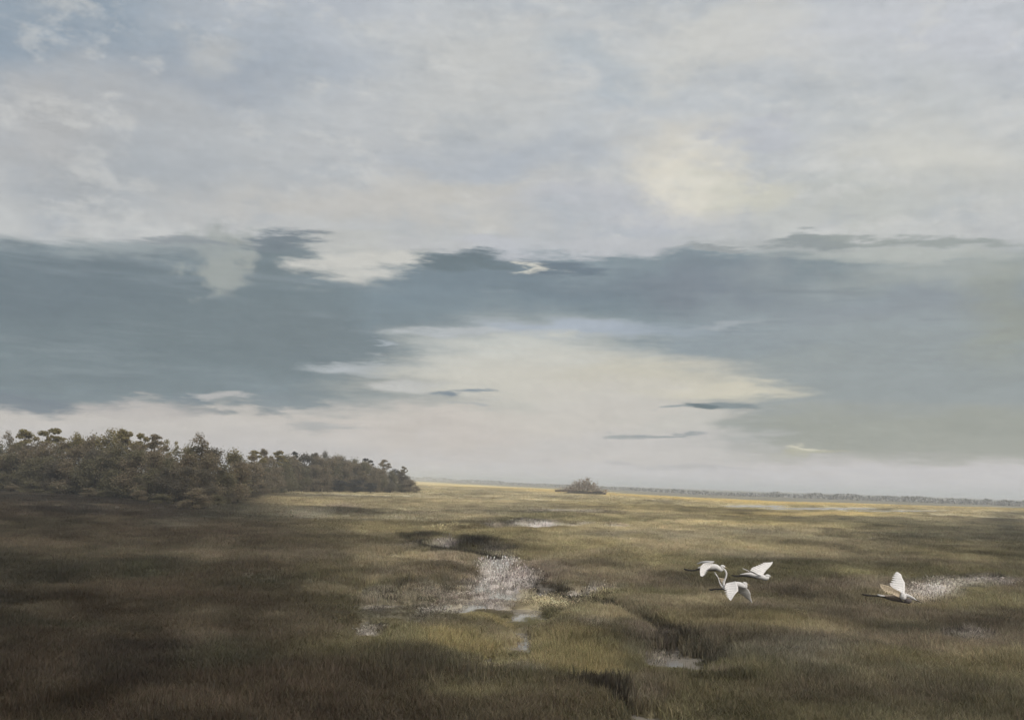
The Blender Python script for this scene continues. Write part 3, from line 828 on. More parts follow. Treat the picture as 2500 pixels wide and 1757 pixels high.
def leaf_cloud(r, centers, radii, n, size, flat=1.0, feathery=False):
    """n small leaf-sprig faces spread through ellipsoid clumps, denser towards their shells"""
    centers = np.array(centers); radii = np.array(radii)
    w = np.prod(radii, 1) ** (2 / 3); w = w / w.sum()
    idx = r.choice(len(centers), n, p=w)
    d = r.normal(size=(n, 3)); d /= np.linalg.norm(d, axis=1)[:, None]
    rad = r.uniform(0, 1, n) ** .45
    rad = rad * np.where(r.uniform(0, 1, n) < .12, 1.25, 1.0)
    c = centers[idx] + d * radii[idx] * rad[:, None]
    if feathery:
        c = centers[idx] + r.normal(size=(n, 3)) * radii[idx] * .6
    # sprigs: a bent pair of triangles
    u = r.normal(size=(n, 3)); u[:, 2] *= .6 * flat; u /= np.linalg.norm(u, axis=1)[:, None]
    q = r.normal(size=(n, 3)); v = np.cross(u, q); v /= np.linalg.norm(v, axis=1)[:, None] + 1e-6
    s = size * r.uniform(.5, 1.3, n)[:, None]
    V = np.stack([c - u * s, c + v * s * .45, c + u * s, c - v * s * .45 - np.array([0, 0, .15]) * s], 1).reshape(-1, 3)
    i = np.arange(n)[:, None] * 4
    Fq = np.hstack([i, i + 1, i + 2, i + 3])
    return V, Fq

def tree_meshes(kind, seed):
    """unit-ish trees about 10 m high: returns trunk mesh, crown mesh"""
    r = np.random.default_rng(seed); rr = random.Random(seed)
    V, T, cen, rad = [], [], [], []
    if kind == 'umbrella':            # bare stem, flat layered crown
        top = 9.0
        limb(V, T, (0, 0, -.3), (rr.uniform(-.5, .5), rr.uniform(-.4, .4), top), .20, .07, 7, 6, .25, seed)
        nv, nt_ = len(V), len(T)
        for k in range(8):
            a = k * 2.4 + rr.uniform(-.4, .4); q = rr.uniform(.3, 1.9); z = top - q * .5 + rr.uniform(-1.2, .6)
            limb(V, T, (0, 0, top - rr.uniform(.9, 2.0)), (q * math.cos(a), q * math.sin(a), z), .06, .025, 5, 3, None, seed + k)
            cen.append((q * math.cos(a), q * math.sin(a), z + .1)); rad.append((rr.uniform(.4, .9), rr.uniform(.4, .9), rr.uniform(.2, .5)))
        cen.append((rr.uniform(-.5, .5), rr.uniform(-.5, .5), top + .4)); rad.append((.8, .8, .45))
        for k in range(3):
            a = rr.uniform(0, 6.28)
            cen.append((1.1 * math.cos(a), 1.1 * math.sin(a), top - rr.uniform(1.5, 2.6))); rad.append((.5, .5, .2))
            limb(V, T, (0, 0, cen[-1][2] - .3), cen[-1], .04, .02, 5, 2, None, seed + 20 + k)
        n, s = 1600, .21
    elif kind == 'round':             # full broad crown
        top = 7.2
        limb(V, T, (0, 0, -.3), (rr.uniform(-.4, .4), rr.uniform(-.4, .4), top), .24, .07, 7, 6, .3, seed)
        nv, nt_ = len(V), len(T)
        for k in range(11):
            a = k * 2.4 + rr.uniform(-.5, .5); q = rr.uniform(.8, 2.3); z = rr.uniform(4.8, 9.2) - q * .35
            limb(V, T, (0, 0, z - rr.uniform(.8, 1.6)), (q * math.cos(a), q * math.sin(a), z), .08, .025, 5, 3, None, seed + k)
            cen.append((q * math.cos(a), q * math.sin(a), z)); rad.append((rr.uniform(.8, 1.3), rr.uniform(.8, 1.3), rr.uniform(.5, .85)))
        cen.append((0, 0, 9.0)); rad.append((1.1, 1.1, .7))
        n, s = 2800, .20
    elif kind == 'wispy':             # thin see-through crown
        top = 8.6
        limb(V, T, (0, 0, -.3), (.3, .2, top), .17, .04, 7, 6, .4, seed)
        nv, nt_ = len(V), len(T)
        for k in range(13):
            a = k * 2.4 + rr.uniform(-.5, .5); q = rr.uniform(.6, 2.1); z = rr.uniform(5.0, 9.7) - q * .2
            limb(V, T, (0, 0, max(3.5, z - rr.uniform(1., 2.0))), (q * math.cos(a), q * math.sin(a), z), .05, .015, 5, 3, None, seed + k)
            cen.append((q * math.cos(a), q * math.sin(a), z)); rad.append((rr.uniform(.6, 1.0), rr.uniform(.6, 1.0), rr.uniform(.35, .6)))
        n, s = 1300, .17
    else:                             # bushy: leafed to the ground
        top = 6.4
        limb(V, T, (0, 0, -.3), (rr.uniform(-.4, .4), .2, top), .22, .06, 7, 5, .4, seed)
        nv, nt_ = len(V), len(T)
        for k in range(20):
            a = k * 2.4 + rr.uniform(-.5, .5); z = rr.uniform(.6, 9.0); w_ = 2.7 * math.sqrt(max(.05, 1 - (z / 10.2) ** 2)); q = w_ * rr.uniform(.35, 1.0)
            limb(V, T, (0, 0, max(.3, z * .7 - .4)), (q * math.cos(a), q * math.sin(a), z), .06, .02, 5, 3, None, seed + k)
            cen.append((q * math.cos(a), q * math.sin(a), z)); rad.append((rr.uniform(.8, 1.4), rr.uniform(.8, 1.4), rr.uniform(.6, 1.1)))
        cen.append((0, 0, 9.2)); rad.append((.9, .9, .7))
        n, s = 5200, .20
    tm = mesh_np('trunk', V[:nv], T[:nt_], True); tm.materials.append(BARK)
    bm_ = mesh_np('branches', V[nv:], np.array(T[nt_:]) - nv, True); bm_.materials.append(BARK)
    LV, LF = leaf_cloud(r, cen, rad, n, s, 1.0, kind in ('bushy', 'round'))
    LV[:, 2] = np.maximum(LV[:, 2], .05)
    cm = mesh_np('crown', LV, LF)
    return tm, cm, bm_

FOLIAGE = {
    'olive': plant_material('olive_leaves', (.265, .222, .105), translucent=.5, jitter=.22),
    'brown': plant_material('brown_leaves', (.250, .206, .140), translucent=.5, jitter=.22),
    'dark':  plant_material('dark_leaves', (.150, .130, .096), translucent=.5, jitter=.22),
    'moss':  plant_material('mossy_leaves', (.190, .170, .106), translucent=.5, jitter=.22),
    'slate': plant_material('slate_leaves', (.070, .070, .068), translucent=.5, jitter=.22),
}
PROTO = {}
def proto(kind, tone, i):
    k = (kind, tone, i)
    if k not in PROTO:
        g = (kind, i)
        if g not in PROTO:
            PROTO[g] = tree_meshes(kind, hash_seed(kind) + i * 31)
        tm, cm, bm_ = PROTO[g]
        c2 = cm.copy(); c2.materials.clear(); c2.materials.append(FOLIAGE[tone])
        PROTO[k] = (tm, c2, bm_)
    return PROTO[k]
def hash_seed(s):
    return sum((i + 3) * ord(ch) for i, ch in enumerate(s))

def tree(name, label, px, top_py, dist, kind, tone, width=1.0, group=None, i=0, cat='tree'):
    a, _ = azel(px, 1180)
    a = math.radians(a)
    x, y = dist * math.sin(a), dist * math.cos(a)
    gz_ = float(height(np.array([x]), np.array([y]))[0])
    _, e = azel(px, top_py)
    top = EYE + dist * math.tan(math.radians(e)) - gz_
    top = max(top, 1.5)
    e_ = bpy.data.objects.new(name, None)
    e_.empty_display_size = .5
    COL.objects.link(e_)
    e_.location = (x, y, gz_)
    s = top / 9.9
    e_.scale = (s * width, s * width, s)
    e_.rotation_euler = (0, 0, random.uniform(0, 6.283))
    tm, cm, bm_ = proto(kind, tone, i)
    tk = link('trunk', tm, None, e_)
    link('branches', bm_, None, tk)
    link('crown', cm, None, e_)
    tag(e_, label, cat, group)
    return e_

def front(px):
    return float(np.interp(px, [-300, 0, 250, 360, 500, 590, 640, 720, 850, 950, 1030], [230, 215, 185, 160, 145, 160, 250, 300, 330, 345, 370]))

SKY = [  # px, top py, kind, tone, width, label
    (12, 1050, 'wispy', 'brown', 1.1, 'leftmost thin tree', 'thin brown tree cut by the left edge of the view'),
    (50, 1046, 'umbrella', 'olive', 1.3, 'small olive top', 'small olive topped tree, second from the left end of the wood'),
    (116, 1043, 'umbrella', 'olive', 1.7, 'bright flat top', 'bright olive flat topped tree near the left end of the wood'),
    (150, 1075, 'wispy', 'brown', 1.0, 'low bare tree', 'low bare branched tree right of the bright olive flat top'),
    (178, 1054, 'round', 'olive', .8, 'narrow olive tree', 'narrow olive tree with a pointed sprig between two broad crowns'),
    (218, 1056, 'round', 'brown', .8, 'narrow brown tree', 'narrow brown tree against the left side of the broadest crown'),
    (265, 1044, 'round', 'olive', 1.25, 'broadest olive crown', 'broadest olive crown rising highest from the wood'),
    (298, 1046, 'umbrella', 'olive', 1.2, 'thin topped olive tree', 'thin topped olive tree at the right shoulder of the broadest crown'),
    (338, 1056, 'umbrella', 'olive', 1.0, 'small round olive tree', 'small round olive tree left of the dark domed crown'),
    (372, 1058, 'umbrella', 'brown', 1.2, 'dark domed crown', 'dark domed umbrella shaped tree on a slim stem'),
    (408, 1066, 'wispy', 'olive', .8, 'pale thin tree', 'pale thin tree right of the dark domed crown'),
    (452, 1084, 'round', 'olive', .9, 'low olive tree', 'low olive tree at the left foot of the wispy sloping crown'),
    (485, 1056, 'wispy', 'brown', 1.5, 'tall wispy crown', 'tall wispy brown tree with an open sloping crown'),
    (520, 1090, 'wispy', 'brown', 1.0, 'low thin tree', 'low thin tree on the right side of the wispy sloping crown'),
    (570, 1092, 'round', 'olive', .95, 'yellow olive tree', 'yellow olive tree where the skyline of the wood steps down'),
    (618, 1098, 'umbrella', 'olive', 1.5, 'left spreading tree', 'wide olive tree, left one of the pair with spreading tops'),
    (640, 1094, 'umbrella', 'brown', .9, 'small brown crown', 'small brown crown poking up between the spreading pair'),
    (676, 1098, 'umbrella', 'olive', 1.5, 'right spreading tree', 'wide olive tree, right one of the pair with spreading tops'),
    (716, 1101, 'umbrella', 'slate', 1.0, 'lone grey crown', 'lone small grey crown standing apart on the skyline'),
    (764, 1104, 'umbrella', 'dark', 1.1, 'grey brown tree', 'grey brown tree just left of the tiny dark peak'),
    (790, 1098, 'round', 'dark', .7, 'tiny dark peak', 'tiny dark peaked tree at the middle of the far wood'),
    (832, 1112, 'round', 'dark', .95, 'dark rounded tree', 'dark rounded tree right of the tiny dark peak'),
    (862, 1120, 'round', 'brown', .9, 'narrow brown crown', 'brown tree between the dark rounded one and the grey flat one'),
    (893, 1118, 'umbrella', 'slate', 1.6, 'grey flat top', 'grey flat topped tree toward the right end of the wood'),
    (936, 1121, 'umbrella', 'brown', 1.5, 'pale arched crown', 'pale arched crown with gaps near the right end'),
    (962, 1142, 'round', 'slate', .9, 'pale arched crown', 'bluish low tree beside the pale arched crown'),
    (984, 1137, 'umbrella', 'brown', 1.1, 'last tall tree', 'last tall tree at the right end of the wood'),
]
for n, (px, ty, kind, tone, w_, short, lab) in enumerate(SKY):
    tree('woodland_tree', lab, px, ty, front(px) + random.uniform(9, 20), kind, tone, w_ * .72, 'trees on the skyline of the wood', n % 3)

# bushy lower trees that make up the body of the wood
body_top = lambda px: float(np.interp(px, [-200, 0, 110, 200, 290, 370, 430, 485, 545, 600, 700, 800, 900, 960, 1000, 1020],
                                       [1066, 1066, 1074, 1072, 1066, 1078, 1090, 1076, 1104, 1106, 1108, 1108, 1124, 1138, 1152, 1172]))
TONE_WORD = {'moss': 'mossy green', 'brown': 'brown', 'dark': 'dark'}
for row, dd, drop in (('back', 9, 0), ('middle', 4, 18), ('front', 0, 48)):
    px = -75.0
    while px < 1012:
        d = front(px) + dd + random.uniform(-1.5, 2)
        ty = body_top(px) + drop * (170 / d) + random.uniform(-4, 14)
        tone = random.choice(['moss', 'brown', 'dark', 'moss', 'brown']) if px < 640 else random.choice(['brown', 'brown', 'moss', 'dark'])
        nearest = min(SKY, key=lambda q: abs(q[0] - px))[5]
        lab = '%s bushy tree in %s row below the %s' % (TONE_WORD[tone], row, nearest)
        if px < -5:
            lab = '%s bushy tree in %s row at left edge' % (TONE_WORD[tone], row)
        if row == 'front':
            lab = lab.replace('bushy tree', 'low bushy tree')
        tree('bushy_tree', lab, px, ty, d, 'bushy', tone, 1.1 if row != 'front' else 1.35, 'bushy trees in the body of the wood', random.randrange(4))
        px += random.uniform(.75, 1.1) * 3.4 * F / d
for (px, ty, d, w_, lab) in ((830, 1172, 318, 2.6, 'low slate dark bush, left of the three at the foot of the wood'),
                            (868, 1170, 312, 2.8, 'low slate dark bush, middle of the three at the foot of the wood'),
                            (905, 1178, 316, 2.8, 'low slate dark bush, right of the three at the foot of the wood'),
                            (1000, 1170, 345, 2.0, 'low brown bush trailing off the right end of the wood'),
                            (1018, 1186, 345, 2.2, 'last low bush at the tip of the wood')):
    tree('low_bush', lab, px, ty, d, 'bushy', 'slate' if px < 950 else 'brown', w_, None, 1, 'bush')

# ragged scrub along the grass edge of the wood
px = -20.0
while px < 1000:
    d = front(px) - random.uniform(4, 14)
    nearest = min(SKY, key=lambda q: abs(q[0] - px))[5]
    tone = random.choice(['brown', 'moss', 'dark'])
    hz_ = azel(px, 0)
    base_py = float(project(np.array([d * math.sin(math.radians(azel(px, 1190)[0]))]), np.array([d * math.cos(math.radians(azel(px, 1190)[0]))]), np.array([0.0]))[1][0])
    tree('scrub_bush', '%s low scrub bush on the grass below the %s' % (TONE_WORD[tone], nearest), px,
         base_py - random.uniform(1.3, 3.2) * F / d, d, 'bushy', tone, random.uniform(2.2, 3.4), 'scrub along the edge of the wood', random.randrange(4), 'bush')
    px += random.uniform(.7, 1.6) * 4.2 * F / d

# alike neighbours: tell them apart by their order from left to right
same = {}
for o in COL.objects:
    if o.parent is None and o.get('category') in ('tree', 'bush'):
        same.setdefault(o['label'], []).append(o)
ORDER = {2: ('left of two', 'right of two'), 3: ('left of three', 'middle of three', 'right of three'),
         4: ('first of four', 'second of four', 'third of four', 'last of four')}
for lab, objs in same.items():
    if len(objs) in ORDER:
        objs.sort(key=lambda o: math.atan2(o.location.x, o.location.y))
        for w_, o in zip(ORDER[len(objs)], objs):
            o['label'] = '%s, %s' % (lab, w_)

# the lone thicket out on the marsh
def lone_thicket():
    r = np.random.default_rng(5)
    p = ground_at(1422, 1206)
    d = math.hypot(p.x, p.y)
    S = d / F                                            # metres per photograph pixel at that distance
    e = bpy.data.objects.new('lone_thicket', None); COL.objects.link(e)
    e.location = (p.x, p.y, 0); e.rotation_euler = (0, 0, -math.atan2(p.x, p.y))
    V, T = [], []
    for k in range(46):
        a = random.uniform(0, 6.283); q = random.uniform(2, 30) * S
        bx, by = random.uniform(-22, 16) * S, random.uniform(-6, 6) * S
        limb(V, T, (bx * .6, by, -.2), (bx + q * math.cos(a), by + q * math.sin(a) * .6, random.uniform(8, 36) * S * math.sqrt(max(.08, 1 - ((bx + q * math.cos(a)) / (56 * S)) ** 2))), .10, .03, 5, 3, .5, k)
    link('branches', mesh_np('branches', V, T, True), BARK, e)
    cen, rad = [], []
    for (cx, cz, rx, rz) in ((2, 22, 20, 13), (-14, 17, 18, 10), (18, 17, 17, 11), (-30, 11, 17, 7), (32, 10, 15, 7), (8, 29, 10, 6), (-10, 25, 12, 6),
                             (24, 22, 10, 6), (-46, 7, 16, 4), (4, 10, 38, 8), (46, 7, 12, 5), (12, 36, 4, 3)):
        cen.append((cx * S, random.uniform(-6, 6) * S, cz * S)); rad.append((rx * S, 10 * S, rz * S))
    LV, LF = leaf_cloud(r, cen, rad, 2800, .42, 1.0, True)
    LV[:, 2] = np.maximum(LV[:, 2], 0.05)
    link('crown', mesh_np('crown', LV, LF), plant_material('russet_twigs', (.280, .215, .160), translucent=.2, jitter=.45), e)
    V, T = [], []
    for (x0, x1, z0, z1, y0) in ((-66, 10, 6, 2, -3), (-30, 30, 3, 1, -5), (0, 46, 1, 0, -8), (-44, -20, -1, 0, -10), (20, 56, 3, 1, -4)):
        limb(V, T, (x0 * S, y0 * S, max(.2, z0 * S)), (x1 * S, y0 * S + 1, max(.2, z1 * S)), .5, .8, 6, 5, 1.6, x1 + 100)
    o = link('fallen_branch', mesh_np('fallen_branch', V, T, True), simple_material('black_driftwood', (.018, .016, .014), .9, .3, 2, .1), e)
    cen = [((x_) * S, -6 * S, 3 * S) for x_ in range(-30, 40, 8)]
    LV, LF = leaf_cloud(r, cen, [(8 * S, 4 * S, 3.2 * S)] * len(cen), 1400, .4)
    LV[:, 2] = np.maximum(LV[:, 2], 0.05)
    link('undergrowth', mesh_np('undergrowth', LV, LF), FOLIAGE['dark'], e)
    tag(e, 'lone russet thicket with black fallen branches on the far marsh edge', 'thicket')
lone_thicket()

# far wooded shore: a mass nobody could count
def far_wood():
    r = np.random.default_rng(8)
    n = 26000
    px = r.uniform(-400, 3100, n)
    az_ = np.array([math.radians(azel(p, 1190)[0]) for p in np.linspace(-400, 3100, 200)])
    a = np.interp(px, np.linspace(-400, 3100, 200), az_)
    d = np.interp(px, [-400, 1000, 1340, 1700, 3100], [1900, 1750, 1300, 760, 720]) * r.uniform(1.0, 1.12, n)
    x, y = d * np.sin(a), d * np.cos(a)
    prof = np.interp(px, [-400, 1000, 1100, 1340, 1500, 1700, 2000, 2400, 3100], [11, 10.5, 8.5, 4.0, 3.4, 3.2, 4.0, 4.8, 4.8])
    prof = prof * (.6 + .45 * fbm(px / 70, np.zeros(n), 71) + .4 * fbm(px / 6, np.zeros(n), 72))
    grove = fbm(px / 45, np.zeros(n), 73)
    prof = prof * (.62 + .30 * sstep(.3, .7, grove))
    z = prof * r.uniform(0, 1, n) ** .7
    c = np.stack([x, y, z], -1)
    u = r.normal(size=(n, 3)); u /= np.linalg.norm(u, axis=1)[:, None]
    v = np.cross(u, r.normal(size=(n, 3))); v /= np.linalg.norm(v, axis=1)[:, None]
    s = r.uniform(.5, 1.3, n)[:, None]
    V = np.stack([c - u * s, c + v * s * .7, c + u * s, c - v * s * .7], 1).reshape(-1, 3)
    V[:, 2] = np.maximum(V[:, 2], -.1)
    i = np.arange(n)[:, None] * 4
    o = link('far_woodland', mesh_np('far_woodland', V, np.hstack([i, i + 1, i + 2, i + 3])),
             plant_material('far_leaves', (.310, .305, .300), translucent=.3, jitter=.45))
    tag(o, 'low blue grey wooded shore along the horizon', 'woodland', kind='stuff')
far_wood()

# ------------------------------------------------------------------ the four egrets
PLUMAGE = simple_material('white_plumage', (.64, .61, .595), .75, .12, 30, .2)
SHADE_PLUMAGE = simple_material('buff_shade_plumage', (.50, .41, .30), .8, .3, 30, .2)  # white feathers in shade, the shade mixed into a buff colour
DARK_SHADE_PLUMAGE = simple_material('dark_shade_plumage', (.26, .21, .165), .8, .3, 30, .2)  # lone egret's white body, darkened in colour as if shaded
DEEP_SHADE_PLUMAGE = simple_material('deep_shade_plumage', (.11, .095, .09), .8, .25, 30, .2)  # deep shade on white feathers, painted as dark grey
LEG_SKIN = simple_material('black_leg_skin', (.022, .018, .016), .6, .2, 40, .3)
BEAK_HORN = simple_material('horn_beak', (.30, .24, .13), .5, .2, 40, .4)
DARK_BEAK = simple_material('dark_beak', (.045, .036, .028), .5, .2, 40, .4)

def loft(path, n=12, flat=1.0):
    """tube through (x, y, z, r) points: smooth (Catmull-Rom), closed at both ends"""
    P = [np.array(p, float) for p in path]
    P = [2 * P[0] - P[1]] + P + [2 * P[-1] - P[-2]]
    pts = []
    for i in range(1, len(P) - 2):
        for t in np.linspace(0, 1, 5, endpoint=(i == len(P) - 3)):
            a, b, c, d = P[i - 1], P[i], P[i + 1], P[i + 2]
            pts.append(.5 * (2 * b + (c - a) * t + (2 * a - 5 * b + 4 * c - d) * t * t + (3 * b - a - 3 * c + d) * t ** 3))
    V, Fq = [], []
    side = Vector((0, 1, 0))
    for k, p in enumerate(pts):
        q0, q1 = pts[max(0, k - 1)], pts[min(len(pts) - 1, k + 1)]
        tan = Vector((q1 - q0)[:3]).normalized()
        up = side.cross(tan).normalized()
        sd_ = tan.cross(up).normalized()
        r_ = max(p[3], .001)
        for j in range(n):
            a = j / n * 2 * math.pi
            c = Vector(p[:3]) + up * (math.cos(a) * r_) + sd_ * (math.sin(a) * r_ * flat)
            V.append(tuple(c))
    m_ = len(pts)
    for k in range(m_ - 1):
        for j in range(n):
            a, b = k * n + j, k * n + (j + 1) % n
            Fq.append((a, b, b + n, a + n))
    me = bpy.data.meshes.new('loft')
    me.from_pydata(V, [], Fq + [tuple(range(n))[::-1], tuple((m_ - 1) * n + j for j in range(n))])
    for p in me.polygons:
        p.use_smooth = True
    me.update()
    return me

def resample(pts, n):
    P = np.array(pts, float)
    s = np.concatenate([[0], np.cumsum(np.linalg.norm(np.diff(P, axis=0), axis=1))])
    t = np.linspace(0, s[-1], n)
    return np.stack([np.interp(t, s, P[:, k]) for k in range(P.shape[1])], -1)

def wing_mesh(lead, trail, depth, camber=.03, n=37, m_=9, feathers=9, notch=.045, thick=.006):
    """wing lofted between its leading and trailing edge; root first, tip last.
    depth: how far the tip reaches sideways out of the body (negative: towards the viewer)"""
    A, B = resample(lead, n), resample(trail, n)
    top = np.zeros((n, m_, 3))
    for i in range(n):
        t = i / (n - 1)
        y = depth * t
        ph = (t * feathers) % 1.0
        cut = notch * (1 - abs(2 * ph - 1)) * sstep(.1, .5, np.array(t)) if i < n - 1 else 0
        for j in range(m_):
            s = j / (m_ - 1)
            q = A[i] + (B[i] - A[i]) * s * (1 - cut * 6 * s ** 4)
            yy = y + np.sign(depth) * -camber * math.sin(s * math.pi * .9) * (1 - .5 * t)
            ridge = .011 * math.sin(t * feathers * 2 * math.pi) * s
            top[i, j] = (q[0], yy + ridge, q[1])
    bot = top.copy(); bot[..., 1] -= np.sign(depth) * thick * 1.0
    V = np.vstack([top.reshape(-1, 3), bot.reshape(-1, 3)])
    o = n * m_
    Fq = []
    for i in range(n - 1):
        for j in range(m_ - 1):
            a, b, c, d = i * m_ + j, i * m_ + j + 1, (i + 1) * m_ + j + 1, (i + 1) * m_ + j
            Fq += [(a, b, c, d), (o + d, o + c, o + b, o + a)]
    for i in range(n - 1):
        for j in (0, m_ - 1):
            a, d = i * m_ + j, (i + 1) * m_ + j
            Fq.append((a, d, o + d, o + a))
    for j in range(m_ - 1):
        for i in (0, n - 1):
            a, b = i * m_ + j, i * m_ + j + 1
            Fq.append((a, b, o + b, o + a))
    return mesh_np('wing', V, Fq, True)

def leg_mesh(pts, r0, y):
    me = loft([(x, y, z, r0 * k) for (x, z, k) in pts], 6)
    return me

def egret(label, ox, oy, sc, anchor, dist, spec):
    """spec is given in the enlarged view's own units; ox, oy, sc map them back to the photograph"""
    S = sc * dist / F
    ax, ay = anchor
    d = ray(ox + ax * sc, oy + ay * sc)
    t = dist / math.hypot(d.x, d.y)
    e = bpy.data.objects.new('egret', None); COL.objects.link(e)
    e.location = (d.x * t, d.y * t, EYE + d.z * t)
    # flying to the right, banked like the photograph's tilted horizon
    e.rotation_euler = (Matrix.Rotation(-math.atan2(d.x, d.y), 3, 'Z') @ Matrix.Rotation(-ROLL, 3, 'Y')).to_euler()
    L_ = lambda p: ((p[0] - ax) * S, -(p[1] - ay) * S)
    def pth(P):
        return [(L_(p)[0], (p[3] if len(p) > 3 else 0) * S, L_(p)[1], p[2] * S) for p in P]
    o = link('body', loft(pth(spec['body']), 14, .8), spec.get('body_mat', PLUMAGE), e)
    for (lead, trail, depth, mat, lab) in spec['wings']:
        w_ = link('wing', wing_mesh([L_(p) for p in lead], [L_(p) for p in trail], depth), mat, e)
        w_.location.y = (-.05 if depth < 0 else .05)
        if lab:
            w_['label'] = lab
    b = spec['beak']
    link('beak', loft(pth(b), 8), spec.get('beak_mat', BEAK_HORN), e)
    for k, yy in enumerate((-.03, .03)):
        P = spec['legs']
        pts = [(L_(p)[0], yy + (p[3] if len(p) > 3 else 0), L_(p)[1] + k * .012, p[2] * S) for p in P]
        link('leg', loft(pts, 6), LEG_SKIN, e)
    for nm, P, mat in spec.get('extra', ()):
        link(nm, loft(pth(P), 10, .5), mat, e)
    for nm, lead, trail, depth, mat in spec.get('sheets', ()):
        link(nm, wing_mesh([L_(p) for p in lead], [L_(p) for p in trail], depth, .01, 14, 5, 3, .01), mat, e)
    tag(e, label, 'egret', 'egrets flying low over the marsh')

A = (1660, 1340, 260 / 2296)
egret('white egret highest of the group of three, wing drooping, black legs trailing', *A, (640, 400), 27.5, dict(
    body=[(395, 405, 6), (460, 400, 26), (560, 398, 50), (680, 385, 62), (770, 385, 58), (830, 420, 50), (872, 440, 42), (893, 408, 36), (885, 372, 32), (915, 368, 29), (950, 386, 18), (965, 392, 10)],
    beak=[(950, 384, 15), (985, 400, 9), (1032, 422, 2)],
    legs=[(520, 430, 14), (420, 436, 12), (330, 462, 11), (230, 462, 10), (150, 448, 11), (110, 432, 5)],
    wings=[([(745, 272), (640, 285), (520, 300), (455, 360), (440, 450), (450, 545)], [(690, 335), (655, 390), (620, 440), (590, 490), (555, 535), (500, 562)], -.34, PLUMAGE, None),
           ([(740, 268), (600, 268), (480, 290), (380, 345)], [(700, 320), (620, 320), (500, 330), (392, 360)], .45, PLUMAGE, None)],
    extra=[('belly_shade', [(470, 432, 4), (600, 440, 22), (720, 442, 26), (800, 455, 10)], DEEP_SHADE_PLUMAGE)],  # shade under the body, added as a dark piece
))
egret('white egret lowest of the three, both wings pushed down, curved plumes raised', *A, (1120, 800), 25.5, dict(
    body=[(930, 862, 8), (980, 850, 40), (1080, 800, 62), (1180, 775, 66), (1270, 765, 58), (1340, 790, 54), (1385, 800, 46), (1390, 765, 36), (1360, 735, 32), (1395, 740, 28), (1430, 755, 17), (1445, 760, 9)],
    beak=[(1425, 752, 15), (1460, 764, 9), (1498, 776, 2)],
    legs=[(1010, 862, 14), (930, 862, 12), (860, 866, 11), (760, 872, 11), (700, 886, 12), (655, 872, 4)],
    wings=[([(1200, 690), (1240, 800), (1245, 870), (1180, 930), (1130, 1000), (1095, 1050)], [(1010, 735), (965, 820), (960, 900), (985, 965), (1030, 1015), (1085, 1052)], -.38, PLUMAGE, None),
           ([(1390, 820), (1455, 870), (1492, 950), (1495, 1040), (1528, 1170)], [(1260, 830), (1235, 920), (1270, 970), (1350, 1030), (1510, 1160)], .40, PLUMAGE, None)],
    extra=[('throat_shade', [(1205, 775, 6), (1230, 735, 16), (1300, 722, 12)], DEEP_SHADE_PLUMAGE),  # this dark piece stands for shadow on the neck
           ('plume', [(775, 515, 4), (810, 575, 14), (845, 625, 9), (880, 740, 12), (930, 820, 18), (985, 850, 20)], PLUMAGE),
           ('plume', [(935, 428, 5), (985, 470, 16), (1015, 530, 18), (1010, 600, 17), (980, 670, 20), (955, 740, 28), (975, 830, 30)], PLUMAGE)],
    sheets=[('plume_veil', [(965, 835), (900, 720), (850, 630)], [(985, 800), (965, 700), (985, 650)], .03, SHADE_PLUMAGE)],
))
egret('white egret right of the group of three, one wing raised to the right', *A, (1700, 540), 28.5, dict(
    body=[(1320, 552, 5), (1400, 545, 16), (1500, 540, 34), (1600, 560, 46), (1700, 580, 52), (1780, 600, 54), (1840, 615, 46), (1872, 600, 38), (1850, 572, 32), (1885, 565, 28), (1920, 578, 17), (1938, 586, 10)],
    beak=[(1920, 578, 13), (1950, 590, 8), (1985, 604, 2)],
    legs=[(1560, 598, 14), (1450, 588, 12), (1350, 584, 11), (1270, 592, 12), (1210, 586, 10), (1150, 574, 4)],
    wings=[([(1780, 565), (1850, 470), (1930, 400), (1975, 345), (1992, 300)], [(1530, 470), (1570, 410), (1690, 355), (1800, 308), (1935, 318)], .36, PLUMAGE, None),
           ([(1760, 570), (1640, 515), (1500, 440), (1378, 392)], [(1700, 560), (1600, 520), (1480, 462), (1392, 412)], -.42, PLUMAGE, None)],
    extra=[('belly_shade', [(1500, 590, 4), (1600, 598, 22), (1700, 612, 26), (1760, 620, 10)], DEEP_SHADE_PLUMAGE),  # underside shade modelled as a dark strip
           ('wing_underside_shade', [(1560, 508, 4), (1640, 530, 14), (1730, 560, 16), (1775, 585, 6)], DEEP_SHADE_PLUMAGE)],  # dark piece painted for the wing's shaded underside
))
B = (2080, 1380, 200 / 2296)
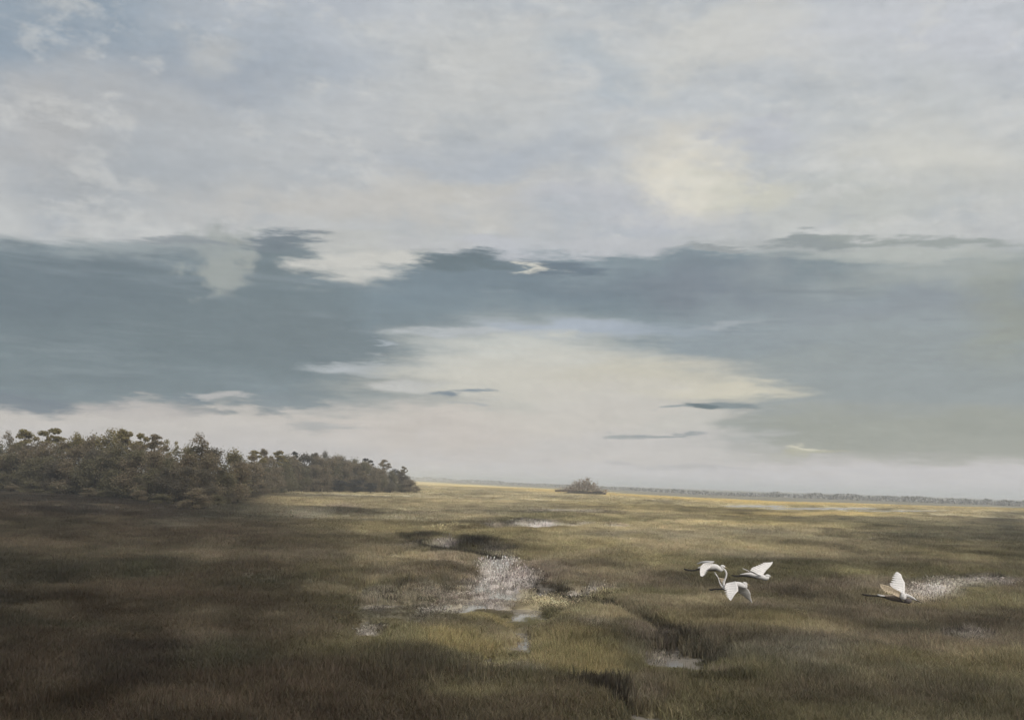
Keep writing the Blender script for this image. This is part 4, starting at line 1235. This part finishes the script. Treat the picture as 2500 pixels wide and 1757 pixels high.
egret('white egret flying alone at the right with one fanned wing raised and shade-coloured head', *B, (1200, 800), 27.0, dict(
    body=[(770, 828, 5), (850, 845, 22), (960, 856, 36), (1100, 872, 52), (1230, 880, 62), (1340, 880, 60), (1405, 876, 58), (1450, 850, 52), (1490, 830, 42), (1560, 845, 36), (1640, 885, 26), (1710, 935, 10)],
    beak=[(1640, 900, 22), (1740, 950, 14), (1860, 1000, 3)], beak_mat=DARK_BEAK, body_mat=DARK_SHADE_PLUMAGE,
    legs=[(980, 880, 16), (880, 872, 14), (760, 868, 13), (620, 862, 13), (520, 856, 16), (450, 848, 12), (390, 836, 4)],
    wings=[([(1440, 780), (1452, 640), (1455, 520), (1400, 410), (1375, 320), (1290, 268)], [(1180, 660), (1070, 570), (1135, 455), (1150, 390), (1205, 310), (1265, 262)], .36, PLUMAGE, None),
           ([(1350, 745), (1200, 660), (1060, 575), (855, 512)], [(1330, 880), (1150, 800), (960, 740), (868, 600)], -.38, SHADE_PLUMAGE, 'near wing coloured buff for shade')],
    extra=[('shoulder', [(1330, 745, 16, -40), (1385, 790, 62, -60), (1400, 860, 80, -70), (1460, 815, 48, -50), (1540, 835, 36, -30), (1640, 885, 24, -20), (1725, 942, 6, -10)], PLUMAGE),
           ('tail', [(765, 818, 4, -30), (820, 832, 18, -40), (890, 850, 26, -40), (960, 850, 10, -40)], PLUMAGE),
           ('head_shade', [(1410, 1000, 12, -60), (1460, 965, 54, -80), (1505, 955, 70, -80), (1550, 940, 58, -70), (1590, 910, 26, -40), (1650, 915, 10, -20)], DEEP_SHADE_PLUMAGE),  # shadowed head and neck put in as a dark piece
           ('belly_shade', [(900, 880, 8), (1050, 915, 34), (1200, 935, 44), (1330, 965, 36), (1420, 1000, 18)], DEEP_SHADE_PLUMAGE)],  # dark strip added for shade along the underside
))

# ------------------------------------------------------------------ the air
def haze():
    me = bpy.data.meshes.new('haze')
    bm = bmesh.new()
    bmesh.ops.create_cube(bm, size=1.0)
    bmesh.ops.scale(bm, verts=bm.verts, vec=(15200, 15200, 24))
    bmesh.ops.translate(bm, verts=bm.verts, vec=(0, 0, 22 - 12))
    bm.to_mesh(me); bm.free()
    m_, nt, out = mat_nodes('marsh_haze')
    v = nt.nodes.new('ShaderNodeVolumePrincipled')
    v.inputs['Color'].default_value = (.90, .93, .97, 1)
    v.inputs['Density'].default_value = HAZE_DENSITY
    v.inputs['Anisotropy'].default_value = .2
    nt.links.new(v.outputs[0], out.inputs['Volume'])
    o = link('haze', me, m_)
    tag(o, 'thin pale blue haze over the whole marsh', 'haze', kind='stuff')
HAZE_DENSITY = 0.00045
haze()
